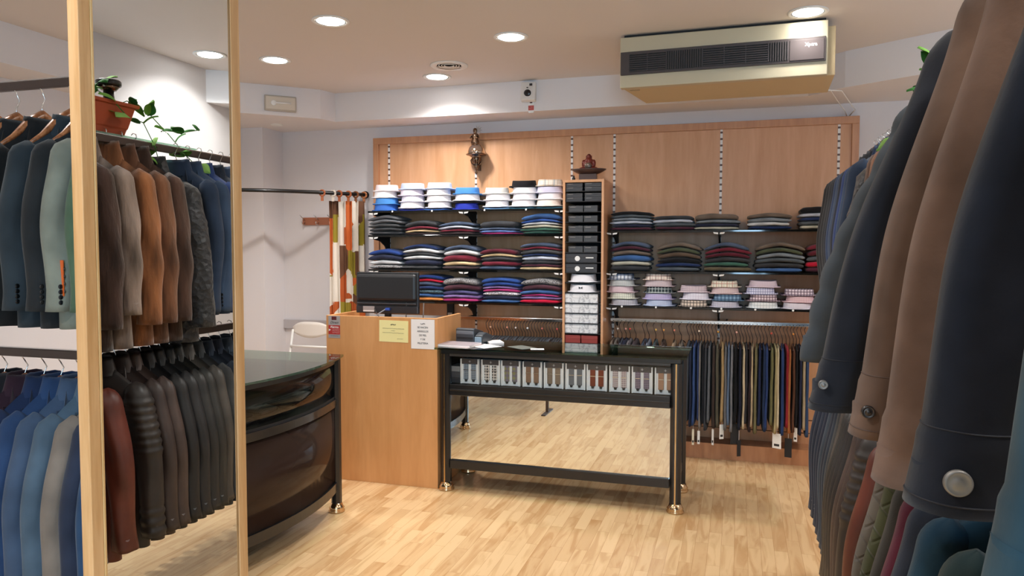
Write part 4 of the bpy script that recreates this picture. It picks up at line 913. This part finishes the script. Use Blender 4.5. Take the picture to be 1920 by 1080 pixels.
# ------------------------------------------------------------------ jackets
def jacket_meshes(W=.20, L=.70, SL=.63, lean=.03, T=.038, ru=.056, cu=.047, rv=.042, drop=.10, style='suit', seed=1, hem=.0, res=1):
    f = 6 if style in ('fur', 'curly') else 1
    def top(u): return -drop*max(0, (abs(u)-.04)/(W-.04))**1.15
    nb, mb_ = 36*res, 22*res
    amp = {'fur': .010, 'curly': .011, 'leather': .008}.get(style, .006)
    fq = {'fur': 16, 'curly': 34}.get(style, 9)
    def bfn(i, j):
        t = 2*PI*i/nb; s = j/(mb_-1); c, s_ = math.cos(t), math.sin(t)
        a = W*(1-.07*math.sin(PI*min(1, s*1.2))+.04*s+hem*s)
        x = math.copysign(abs(c)**.8, c)*a
        k = min(1, (s/.10)**.6)*(.85+.35*s)
        y = math.copysign(abs(s_)**.7, s_)*T*k
        y += .010*s*math.sin(11*x/W*.5+seed)*(s_ if abs(s_) > .2 else 0)
        y += amp*noise.noise((x*fq, z0(s)*fq*.5, seed+2*(s_ > 0)))*min(1, s*5)
        tz = top(x)
        return (x, y, tz+s*(-L-tz)+.004*math.sin(5*x/W)*(s > .97))
    def z0(s): return -L*s
    body = MB().grid(bfn, nb, mb_, True, True, True).mesh('body', True)
    outs = []
    for sd in (-1, 1):
        ns, ms = 20*res, 26*res
        def path(s):
            e = s*s*(3-2*s)
            return (sd*(W-.040+(lean+.02)*(.55*s+.45*e)+.016*math.sin(PI*min(1, s*1.1))), .006*math.sin(3*s+seed), -drop*.62-s*(SL-drop*.57))
        def sfn(i, j):
            t = 2*PI*i/ns
            jj = min(j, ms-1)
            s = jj/(ms-1)
            q = (max(0, 1-((.10-s)/.10)**2))**.5 if s < .10 else 1
            q = max(q, .12)
            ax = (ru+(cu-ru)*s)*q; ay = (rv+(rv*.86-rv)*s)*q
            rib = 0
            if style == 'ribbed' and .10 < s < .47: rib = .0075*abs(math.sin(s*SL/.036*PI))
            if style == 'ribbed' and s > .80: rib = .003*math.sin(s*SL/.022*2*PI*.5)
            if style == 'puffer': rib = .007*abs(math.sin(s*SL/.09*PI))
            if style in ('band', 'denim') and s > .88: rib = .0035
            p = path(s)
            c, n_ = math.cos(t), math.sin(t)
            x = p[0]+(ax+rib)*c; y = p[1]+(ay+rib)*math.copysign(abs(n_)**.85, n_); z = p[2]
            d = noise.noise((x*fq*1.2, z*fq*.45, seed*1.7+n_))*amp*1.1 + .004*math.sin(9*s+4*c+seed)*(1 if style in ('leather', 'suit', 'wool', 'band') else .4)
            x += d*c; y += d*n_
            return (x, y, z)
        m = MB().grid(sfn, ns, ms, True, True, False)
        # turned-in cuff
        k0 = len(m.v)-ns; lip = [m.v[k0+i] for i in range(ns)]; cxx = sum(v[0] for v in lip)/ns; cyy = sum(v[1] for v in lip)/ns
        inn = [((v[0]-cxx)*.88+cxx, (v[1]-cyy)*.85+cyy, v[2]+(.0 if k == 0 else .05)) for k in (0, 1) for v in lip]
        b0 = len(m.v); m.v += inn
        for r_ in range(2):
            a0 = k0 if r_ == 0 else b0
            b1 = b0 if r_ == 0 else b0+ns
            for i in range(ns): m.f.append((a0+i, a0+(i+1) % ns, b1+(i+1) % ns, b1+i))
        m.f.append(tuple(b0+ns+i for i in range(ns)))
        outs.append(m.mesh('sleeve', True))
    fat = 1.5 if style in ('fur', 'curly') else 1
    prof = [(1.25, -.035), (1.12, .0), (1.0, .03), (1.04, .036), (1.1, .02), (1.3, -.02), (1.42, -.04)]
    def cfn(i, j):
        t = 2*PI*i/24; r, z = prof[j]; c, s_ = math.cos(t), math.sin(t)
        r = 1+(r-1)*fat
        return (c*.062*r, s_*.030*r*(.9 if s_ < 0 else 1), z*fat-.008*(1-s_)*.5+.004*noise.noise((c*3, s_*3, seed)))
    collar = MB().grid(cfn, 24, len(prof), True).mesh('collar', True)
    lap = None
    if style in ('suit', 'wool', 'leather'):
        lp = MB()
        for sd in (-1, 1):
            P = [(.055, .0), (.095, -.075), (.120, -.070), (.112, -.16), (.015, -.36), (.006, -.36), (.03, -.12)]
            vs = [(sd*u, -T*min(1, ((-w)/.07)**.6 if w < 0 else .1)-.010, w) for u, w in P]
            n_ = len(vs); vs2 = [(a, b+.004, c) for a, b, c in vs]
            lp.add(vs+vs2, [tuple(range(n_)) if sd > 0 else tuple(range(n_-1, -1, -1)), tuple(range(2*n_-1, n_-1, -1)) if sd > 0 else tuple(range(n_, 2*n_))]+[(i, (i+1) % n_, n_+(i+1) % n_, n_+i) for i in range(n_)])
        lap = lp.mesh('lapel')
    cuffs = []
    for sd in (-1, 1):
        zc = -drop*.62-(SL-drop*.57); xc = sd*(W-.040+lean+.02)
        cuffs.append((xc+sd*(cu-.012), -rv*.72, zc))
    return dict(body=body, sleeves=outs, collar=collar, lapel=lap, cuffs=cuffs, cu=cu, rv=rv)
JM = {}
def jm(**k):
    key = tuple(sorted(k.items()))
    if key not in JM: JM[key] = jacket_meshes(**k)
    return JM[key]
BTN = MB().lathe([(0, -.002), (.007, -.002), (.008, 0), (.007, .002), (0, .001)], (0, 0, 0), 12, 'y').mesh('button', True)
BTNX = MB().lathe([(0, -.002), (.007, -.002), (.008, 0), (.007, .002), (0, .001)], (0, 0, 0), 12, 'x').mesh('button', True)
def jacket(name, x, y, z, rz, mats, label, cat, grp, style='suit', buttons=None, sleeve_mat=None, collar_mat=None, **k):
    g = jm(style=style, **k)
    t = empty(name, (x, y, z), rz, label, cat, grp)
    inst('body', g['body'], mats, t)
    for s in g['sleeves']: inst('sleeve', s, sleeve_mat or mats, t)
    inst('collar', g['collar'], collar_mat or mats, t)
    if g['lapel']: inst('lapel', g['lapel'], mats, t)
    if buttons:
        for (xc, yc, zc) in g['cuffs']:
            for b in range(4):
                sd = 1 if xc > 0 else -1
                inst('button', BTN, plain(buttons, .2, .3), t, 0, (xc-sd*.010, -g['rv']*.86-.002, zc+.03+b*.017))
                if b == 0 and False: pass
    return t
HW = MB().tube([(-.17, 0, -.120), (-.11, 0, -.075), (-.048, 0, -.012), (0, 0, .018), (.048, 0, -.012), (.11, 0, -.075), (.17, 0, -.120)], .010, 8, [.006, .010, .016, .019, .016, .010, .006]).mesh('hanger_shoulder', True)
HH = MB().tube([(0, 0, .015), (0, 0, .05), (.012, 0, .085), (.0, 0, .115), (-.008, 0, .13), (-.004, 0, .145), (.010, 0, .150), (.020, 0, .140)], .0022, 6).mesh('hanger_hook', True)
def coat_hanger(x, y, z, rz, hook, label, grp, m=None, hm=None):
    t = empty('coat_hanger', (x, y, z), rz, label, 'hanger', grp)
    inst('hanger_shoulder', HW, m or M['hangerwood'], t); h = inst('hanger_hook', HH, hm or M['chrome'], t); h.scale = (1, 1, hook/.15)
    return t

# free-standing rack parallel to the back wall, beyond the left of the tall mirror
def rack(name, a, b, zs, label, posts):
    ax, ay = a; bx, by_ = b; Ld = math.hypot(bx-ax, by_-ay); rz = math.atan2(by_-ay, bx-ax)
    t = empty(name, (ax, ay, 0), rz, label, 'clothes rack')
    m = M['browning']
    for z in zs:
        r_ = MB().box(0, Ld, -.011, .011, z-.016, z+.016).build('rail', m, t, bevel=.004)
        MB().box(0, Ld, -.006, .006, z+.016, z+.019).build('rail_cap', M['chrome'], r_)
    for p in posts:
        MB().box(p-.014, p+.014, .045 if 0 else -.014, .014, .012, max(zs)-.016).build('post', m, t, bevel=.003)
        MB().box(p-.02, p+.02, -.16, .16, 0, .012).build('foot', m, t)
    return t
LRY = 2.10
rack('clothes_rack', (-3.3, LRY), (-1.72, LRY), [2.19, 1.22], 'brown metal two-tier clothes rack of suits at the far left', [0.05, 1.52])
c_ = lambda h, k='wool': fabric(h, k)
up = [(-2.62, 'black wool suit jacket', '#202225', 'leftmost on the upper left rail'), (-2.52, 'charcoal suit jacket', '#222426', 'second on the upper left rail'), (-2.40, 'black suit jacket with broad dark sleeve', '#1d1f21', 'left of the slate blue one'),
      (-2.27, 'slate blue-grey suit jacket with cuff buttons', '#2d373e', 'on the upper left rail'), (-2.175, 'dark charcoal suit jacket', '#25292c', 'between the slate and sage jackets')]
for i, (x, nm, c, wh) in enumerate(up):
    jacket('suit_jacket', x, LRY, 2.035, PI/2+rnd.uniform(-.05, .05)-.10, c_(c), '%s, %s' % (nm, wh), 'jacket', 'suits on the upper left rail', 'suit', '#2a2a2c' if i != 3 else '#15181a', T=.040, lean=.035, rv=.043, drop=.115)
t = jacket('suit_jacket', -2.085, LRY, 2.035, PI/2-.12, c_('#7c8278'), 'pale sage grey suit jacket with an orange cuff tag on the upper left rail', 'jacket', 'suits on the upper left rail', 'suit', '#20242a', T=.040, lean=.03, rv=.043, drop=.115)
og = MB().box(-.0015, .0015, -.012, .022, 0, .115).build('orange_cuff_tag', plain('#e0682c', .5), t, loc=(-.228, -.033, -.585)); og.rotation_euler = (0, 0, .0)
for k in range(4): inst('button', BTNX, plain('#4a3a34', .3), t, 0, (-.226+.0, -.040, -.57+k*.024))
jacket('suit_jacket', -1.985, LRY, 2.035, PI/2-.12, c_('#4c6450'), 'moss green suit jacket behind the wooden mirror post on the upper left rail', 'jacket', 'suits on the upper left rail', 'suit', '#20242a', T=.040, lean=.03, rv=.043, drop=.115)
for x, c, nm in [(-1.89, '#3c4a66', 'blue')]:
    jacket('suit_jacket', x, LRY, 2.035, PI/2-.1, c_(c), '%s suit jacket hidden behind the tall mirror, upper left rail' % nm, 'jacket', 'suits on the upper left rail', 'suit', '#20242a', T=.040, lean=.03, rv=.043, drop=.115)
for x in (-2.62, -2.52, -2.40, -2.27, -2.175, -2.085, -1.985, -1.89):
    coat_hanger(x, LRY, 2.062, PI/2-.1, .138, 'varnished wooden hanger carrying a suit on the upper left rail', 'wooden hangers on the upper left rail')
lo_ = [(-2.62, 'black coat', '#232327', 'leftmost'), (-2.52, 'dark aubergine jacket', '#33222c', 'left of the navy one'), (-2.43, 'deep navy jacket', '#22304e', 'beside the aubergine one'), (-2.35, 'strong blue jacket', '#2b4266', 'beside the deep navy one'),
       (-2.27, 'mid steel blue jacket', '#41536c', 'left of the pale steel one'), (-2.19, 'pale steel blue jacket', '#4c6072', 'left of the grey one'), (-2.10, 'warm grey jacket', '#7c746c', 'most prominent'), (-2.025, 'dark navy jacket', '#2a3346', 'right of the warm grey one'),
       (-1.955, 'vivid blue jacket', '#2a4768', 'next to the wooden post'), (-1.88, 'dark brown-grey jacket', '#3c3a38', 'behind the wooden post')]
for i, (x, nm, c, wh) in enumerate(lo_):
    jacket('jacket', x, LRY, 1.115, PI/2-.1+rnd.uniform(-.04, .04), c_(c), '%s on the lower left rail, %s' % (nm, wh), 'jacket', 'jackets on the lower left rail', 'wool', None, T=.040, lean=.06, rv=.042, SL=.66, drop=.115)
    coat_hanger(x, LRY, 1.108, PI/2-.1, .11, 'brown wooden hanger carrying a jacket on the lower left rail', 'wooden hangers on the lower left rail')

# racks along the right wall -----------------------------------------
RXC = .60
rack('clothes_rack', (RXC, .2), (RXC, 4.0), [2.065, 1.195], 'long brown metal clothes rack with two rails along the right side', [0.03, 1.9, 3.77])
def hang(name, y, z, tier, mats, label, cat, grp, style='suit', hook=.1, rz=0, x=RXC, hanger=None, **k):
    t = jacket(name, x, y, z, rz, mats, label, cat, grp, style, **k)
    coat_hanger(x, y, z-.012, rz, hook+.02, 'coat hanger on the %s right rail holding the %s' % (tier, hanger or label.split(',')[0].split(' on the')[0].split(' with ')[0].split(' just ')[0]), 'coat hangers on the right racks', *((plain('#e8e8ea', .3), M['chrome']) if tier == 'upper' and y > 2.85 else ()))
    return t
G1 = 'coats on the near upper right rail'
near = dict(W=.24, lean=.13, T=.050, ru=.072, cu=.058, rv=.050, drop=.10, SL=.70, res=2)
tl = hang('coat', .72, 2.05, 'upper', c_('#294a5a', 'suede'), 'teal blue coat, nearest at the right edge', 'coat', G1, 'band', W=.235, lean=.12, T=.05, ru=.068, cu=.058, rv=.05, drop=.10, SL=.74, res=2)
n2 = hang('coat', .95, 2.045, 'upper', c_('#20242e', 'suede'), 'dark navy coat with a big silver cuff button', 'coat', G1, 'band', L=.80, W=.25, lean=.115, T=.05, ru=.070, cu=.066, rv=.05, drop=.10, SL=.73, res=2)
n3 = hang('jacket', 1.15, 2.06, 'upper', c_('#775f52', 'suede'), 'nearer brown suede jacket with banded cuff', 'jacket', G1, 'band', L=.80, W=.255, lean=.125, T=.05, ru=.066, cu=.052, rv=.045, drop=.08, SL=.78, res=2)
n4 = hang('jacket', 1.30, 2.07, 'upper', c_('#6f594c', 'suede'), 'farther brown suede jacket with a dark cuff button', 'jacket', G1, 'band', L=.78, W=.26, lean=.14, T=.045, ru=.062, cu=.044, rv=.045, drop=.08, SL=.76, res=2)
n5 = hang('coat', 1.45, 2.04, 'upper', c_('#252830', 'suede'), 'navy coat with stitched cuff, left of the brown jackets', 'coat', G1, 'band', L=.76, W=.27, lean=.17, T=.045, ru=.062, cu=.054, rv=.05, drop=.09, SL=.72, res=2)
n6 = hang('padded_coat', 1.66, 2.00, 'upper', c_('#474e55', 'cotton'), 'slate grey padded coat just behind the navy coat', 'coat', G1, 'puffer', L=.74, W=.27, lean=.18, T=.045, ru=.062, cu=.045, rv=.045, drop=.15, SL=.62, res=2)
def big_button(t, x, y, z, r, m):
    b = MB().lathe([(0, -.006), (r*.35, -.0065), (r*.4, -.0058), (r*.8, -.0058), (r*.88, -.0066), (r, -.0045), (r, 0), (0, 0)], (0, 0, 0), 32, 'y').build('snap_button', m, t, True, loc=(x, y, z)); return b
pewter = plain('#85827e', .5, .6)
def button_on_sleeve(t, g, off, up_, r, m, side=-1, dy=0):
    xc, yc, zc = g['cuffs'][0 if side < 0 else 1]
    return big_button(t, xc+off, -g['rv']*1.0-.002+dy, zc+up_, r, m)
def gk(**k): return JM[tuple(sorted(k.items()))]
for t, key, off, up_, r, m in [(n2, dict(style='band', L=.80, W=.25, lean=.115, T=.05, ru=.070, cu=.066, rv=.05, drop=.10, SL=.73, res=2), .028, .040, .0145, pewter),
                               (n4, dict(style='band', L=.78, W=.26, lean=.14, T=.045, ru=.062, cu=.044, rv=.045, drop=.08, SL=.76, res=2), .006, .045, .010, plain('#4a4440', .3, .7)),
                               (n5, dict(style='band', L=.76, W=.27, lean=.17, T=.045, ru=.062, cu=.054, rv=.05, drop=.09, SL=.72, res=2), .006, .05, .008, pewter)]:
    g = gk(**key); button_on_sleeve(t, g, off, up_, r, m)
    sm_ = g['sleeves'][0]; ns = 40
    for row in (44, 50):
        vs = [sm_.vertices[row*ns+i].co.copy() for i in range(ns)]; cen = sum(vs, Vector())/ns
        pts = [tuple(cen+(v-cen)*1.006) for v in vs]; pts.append(pts[0])
        MB().tube(pts, .0011, 4).build('stitching', plain('#1a1c24' if t is not n4 else '#54423a', .8), t)
# seam of the navy coat sleeve
G2 = 'fur coats on the upper right rail'
furs = [(2.02, 'black leather coat', '#1e1e20', 'leather'), (2.18, 'charcoal fur coat', '#35302e', 'fur'), (2.34, 'blackish brown fur coat', '#3a2822', 'fur'), (2.455, 'silvery taupe mink coat', '#85756c', 'fur'), (2.57, 'golden brown mink coat', '#8c5a38', 'fur'), (2.655, 'chestnut mink coat with dark stripes', '#6f4a34', 'fur'), (2.735, 'dark chocolate fur coat', '#4a352c', 'fur')]
for i, (y, nm, c, kd) in enumerate(furs):
    t = hang('fur_coat' if kd == 'fur' else 'leather_coat', y, 2.01, 'upper', fabric(c, kd), '%s on the upper right rail, shown in the tall mirror' % nm, 'coat', G2, 'fur' if kd == 'fur' else 'leather', T=.046, lean=.03, ru=.062, cu=.060, rv=.046, drop=.11, SL=.72 if i != 3 else .67, W=.205, L=.82, x=.635, rz=rnd.uniform(-.08, .02))
hang('astrakhan_coat', 2.825, 1.975, 'upper', fabric('#1f2126', 'curly'), 'curly black astrakhan coat beside the furs', 'coat', G2, 'curly', x=.625, T=.055, lean=.06, ru=.066, cu=.066, rv=.055, drop=.11, SL=.72, W=.205, L=.80, rz=-.04)
sb = [(2.93, 'dark navy blazer', '#2c3a50'), (3.01, 'slate blue blazer', '#3a4c66'), (3.09, 'bright blue blazer', '#34487a'), (3.17, 'dull navy blazer', '#2e3644'), (3.25, 'blue-grey blazer', '#44546e'), (3.33, 'mid blue blazer', '#364868'), (3.42, 'charcoal blue blazer', '#30353f'), (3.52, 'charcoal suit jacket', '#3a3e44'), (3.62, 'dark grey suit jacket', '#34373c'), (3.72, 'black-grey suit jacket', '#2c2e32')]
for i, (y, nm, c) in enumerate(sb):
    hang('suit_jacket', y, 1.99, 'upper', c_(c), '%s on the far upper right rail, %s' % (nm, 'last before the shelves' if i == 9 else 'behind the furs' if i == 0 else 'after the %s' % sb[i-1][1]), 'jacket', 'suits on the far upper right rail', 'suit', x=.58, buttons='#20242a' if i % 2 else None, T=.038, lean=-.005, ru=.052, cu=.045, rv=.040, drop=.10, SL=.68, W=.20, rz=rnd.uniform(-.05, .05))
lw = [(1.36, 'blackish green quilted jacket', '#26302e', 'quilt', 'wool'), (1.52, 'dark green seamed jacket', '#2a3836', 'wool', 'wool'), (1.70, 'petrol blue jacket', '#1f3a4a', 'wool', 'wool'), (1.80, 'dark navy jacket', '#262c38', 'wool', 'wool'), (1.88, 'burgundy jacket', '#4c1a2a', 'wool', 'wool'),
      (1.97, 'brown-black jacket', '#2e2c28', 'wool', 'wool'), (2.07, 'olive green quilted jacket', '#3c3f28', 'quilt', 'wool'), (2.17, 'taupe grey quilted jacket', '#5c5750', 'quilt', 'wool'), (2.33, 'rust leather jacket', '#5c2a1e', 'leather', 'leather'),
      (2.47, 'black leather biker jacket with ribbed shoulder', '#2c2725', 'leather', 'ribbed'), (2.56, 'dark brown leather jacket', '#3c312e', 'leather', 'leather'), (2.62, 'brown leather jacket', '#483b37', 'leather', 'leather'), (2.70, 'glossy black leather jacket', '#202022', 'leather', 'leather'), (2.76, 'plain black leather jacket', '#262628', 'leather', 'leather'),
      (2.82, 'thin black leather jacket', '#2a2a2a', 'leather', 'leather'), (2.88, 'black jacket with shoulder yoke', '#2e2e2c', 'leather', 'leather'), (2.95, 'grey-brown leather jacket', '#4a4642', 'leather', 'leather'), (3.02, 'dark grey wool jacket', '#3e4042', 'wool', 'wool'), (3.09, 'slate navy suit jacket', '#2c3440', 'wool', 'wool'), (3.16, 'blue-black suit jacket', '#262c38', 'wool', 'wool'),
      (3.24, 'grey-blue suit jacket', '#38424e', 'wool', 'wool'), (3.32, 'ink navy suit jacket', '#222838', 'wool', 'wool'), (3.42, 'navy suit jacket with cuff buttons', '#283040', 'wool', 'suit'), (3.52, 'midnight suit jacket with cuff buttons', '#252c3c', 'wool', 'suit'), (3.63, 'dark navy suit jacket with cuff buttons', '#2b3242', 'wool', 'suit')]
for i, (y, nm, c, kd, sty) in enumerate(lw):
    wh = 'nearest' if i == 0 else 'beside the %s' % lw[i-1][1].split(' with')[0].replace(' leather', '').replace(' jacket', '').replace(' suit', '')+' one' if i else ''
    lab = '%s on the lower right rail, %s' % (nm, wh)
    t = hang('suit_jacket' if y > 3.05 else 'leather_jacket' if kd == 'leather' else 'quilted_jacket' if kd == 'quilt' else 'jacket', y, 1.12, 'lower', fabric(c, kd), lab, 'jacket', 'jackets on the lower right rail', sty,
         buttons='#c8ccd0' if sty == 'suit' else None, T=.036 if y > 2.2 else .045, lean=.06 if y < 2.9 else .035, ru=.056, cu=.050, rv=.037 if y > 2.5 else .048, drop=.11, SL=.70, W=.215, L=.76, rz=rnd.uniform(-.05, .05), hanger=nm, **(dict(res=3) if sty == 'ribbed' else dict(res=2) if y < 2.5 else {}))
    if sty == 'ribbed':
        g = MB()
        xs_ = -.255
        MB().box(-.0035, .0035, -.001, .002, -.155, -.01).build('cuff_zip', M['silver'], t, loc=(-.262, -.033, -.54))
        MB().box(-.003, .003, -.004, .0, -.03, 0).build('zip_pull', M['chrome'], t, loc=(-.262, -.034, -.69))

# planter and trailing plant on a shelf over the rack
ps = empty('plant_shelf', (.70, 2.35, 2.095), 0, 'narrow glass shelf above the right clothes rack carrying the planter', 'shelf')
MB().box(-.09, .09, -.45, .75, -.010, 0).build('shelf_panel', M['greenglass'], ps)
for y in (-.40, .40): MB().tube([(0, y, -.010), (0, y, -.04), (-.10, y, -.04)], .006, 6).build('support', M['browning'], ps)
pl = empty('planter', (.70, 2.44, 2.096), 0, 'terracotta coloured plastic planter on the shelf over the coats', 'planter')
def pfn(i, j):
    c4 = [(-1, -1), (1, -1), (1, 1), (-1, 1)][i]; w, l, z = [(.055, .245, 0), (.060, .255, .03), (.064, .258, .034), (.080, .285, .125), (.090, .30, .127), (.092, .302, .142), (.080, .288, .142), (.07, .27, .11)][j]
    return (c4[0]*w, c4[1]*l, z)
MB().grid(pfn, 4, 8, True, True, False).build('trough', plain('#b4512f', .5), pl, bevel=.004)
MB().box(-.072, .072, -.27, .27, .10, .112).build('soil', plain('#3c2c22', .9), pl)
pt = empty('trailing_pothos', (.70, 2.44, 2.21), 0, 'green trailing pothos growing from the terracotta planter', 'plant')
def leafmesh():
    mb = MB(); pts = []
    for j in range(7):
        v = j/6; w = .030*math.sin(PI*min(1, v*1.02+.02))**.7*(1-.35*v)
        for k in (-1, -.5, 0, .5, 1): pts.append((k*w, v*.075, .010*math.sin(v*3)-.012*abs(k)*.6+.0))
    fs = []
    for j in range(6):
        for k in range(4): a = j*5+k; fs.append((a, a+1, a+6, a+5))
    mb.add(pts, fs); return mb.mesh('leaf', True)
LFM = leafmesh(); gm = [fabric('#5f9a3c', 'cotton'), fabric('#79b04c', 'cotton'), fabric('#3f7a3a', 'cotton'), fabric('#8cba62', 'cotton')]
pr_ = random.Random(3)
def leaf(x, y, z, s=1):
    o = inst('leaf', LFM, pr_.choice(gm), pt, 0, (x, y, z)); o.rotation_euler = (pr_.uniform(-.8, .8), pr_.uniform(-.7, .7), pr_.uniform(0, 6.28)); k = s*pr_.uniform(.8, 1.3); o.scale = (k, k, k)
stems = [[(-.04, .05, 0), (-.06, .10, .06), (-.08, .16, .03), (-.11, .20, -.03)], [(0, -.1, 0), (-.03, -.12, .09), (-.05, -.06, .13)], [(0, .2, 0), (-.04, .28, .05), (-.09, .36, .0), (-.10, .44, -.06), (-.10, .56, -.05), (-.09, .68, -.02)],
         [(.02, .0, 0), (0, .02, .10), (-.03, .0, .16)], [(0, .25, 0), (-.08, .33, -.04), (-.12, .35, -.14), (-.12, .38, -.22)], [(-.03, -.2, 0), (-.05, -.22, .08), (-.09, -.25, .05)], [(0, .1, 0), (.02, .14, .08), (0, .18, .12)], [(-.06, .5, -.06), (-.12, .55, -.16), (-.13, .6, -.2)]]
for s in stems:
    MB().tube(s, .0022, 6).build('stem', gm[2], pt, True)
    for p in s[1:]:
        for k in range(2): leaf(p[0]+pr_.uniform(-.01, .01), p[1]+pr_.uniform(-.02, .02), p[2], 1)
sp = empty('uplighter_lamp', (.70, 2.66, 2.26), 0, 'small black round lamp standing above the planter', 'lamp')
MB().lathe([(0, .055), (.050, .055), (.052, .062), (.052, .075), (.046, .08), (0, .08)], (0, 0, 0), 28).build('lamp_head', M['black'], sp, True)
MB().lathe([(0, .035), (.03, .036), (.046, .055), (0, .055)], (0, 0, 0), 24).build('lamp_reflector', M['brass'], sp, True)
MB().lathe([(0, -.05), (.024, -.05), (.022, .036), (0, .036)], (0, 0, 0), 20).build('lamp_neck', M['black'], sp, True)

# ------------------------------------------------------------------ tall framed mirror
MX = -.98
tm = empty('tall_mirror', (MX, 1.12, 0), 0, 'tall floor-to-ceiling mirror panel between two pale wooden posts', 'mirror')
MB().box(-.014, -.004, -.172, .161, .02, H-.01).build('backing_board', M['darkwood'], tm)
MB().box(-.004, 0, -.172, .161, .02, H-.01).build('mirror_glass', M['mirror'], tm)
MB().box(-.020, .0015, -.197, -.1745, 0, H).build('wooden_post', M['post'], tm, bevel=.0015)
MB().box(-.020, .003, -.1745, -.170, 0, H).build('frame_bead', wood('#bd9058', '#d8b078', (25, 25, 2.0)), tm, bevel=.001)
MB().box(-.020, .0015, .166, .193, 0, H).build('wooden_post', M['post'], tm, bevel=.0015)
MB().box(-.020, .0005, .159, .166, 0, H).build('frame_bead', wood('#8c6a40', '#a8845a', (25, 25, 2.0)), tm, bevel=.001)

# ------------------------------------------------------------------ daylight and render settings
w = bpy.data.worlds.new('world'); sc.world = w; w.use_nodes = True
w.node_tree.nodes['Background'].inputs[0].default_value = (.55, .75, 1, 1); w.node_tree.nodes['Background'].inputs[1].default_value = 1.0
ld = bpy.data.lights.new('window_daylight', 'AREA'); ld.shape = 'RECTANGLE'; ld.size = 1.7; ld.size_y = 1.7; ld.energy = 160; ld.color = (.46, .74, 1)
lo = bpy.data.objects.new('window_daylight', ld); col.objects.link(lo); lo.location = (.75, YF-.12, 1.7); lo.rotation_euler = (PI/2, 0, 0)
sc.view_settings.view_transform = 'Standard'; sc.view_settings.look = 'None'; sc.view_settings.gamma = 1; sc.view_settings.exposure = 0.14
sc.cycles.max_bounces = 8; sc.cycles.diffuse_bounces = 4; sc.cycles.glossy_bounces = 5; sc.cycles.transmission_bounces = 6; sc.cycles.transparent_max_bounces = 12
sc.cycles.sample_clamp_indirect = 6; sc.cycles.caustics_reflective = False; sc.cycles.caustics_refractive = False; sc.cycles.use_denoising = True
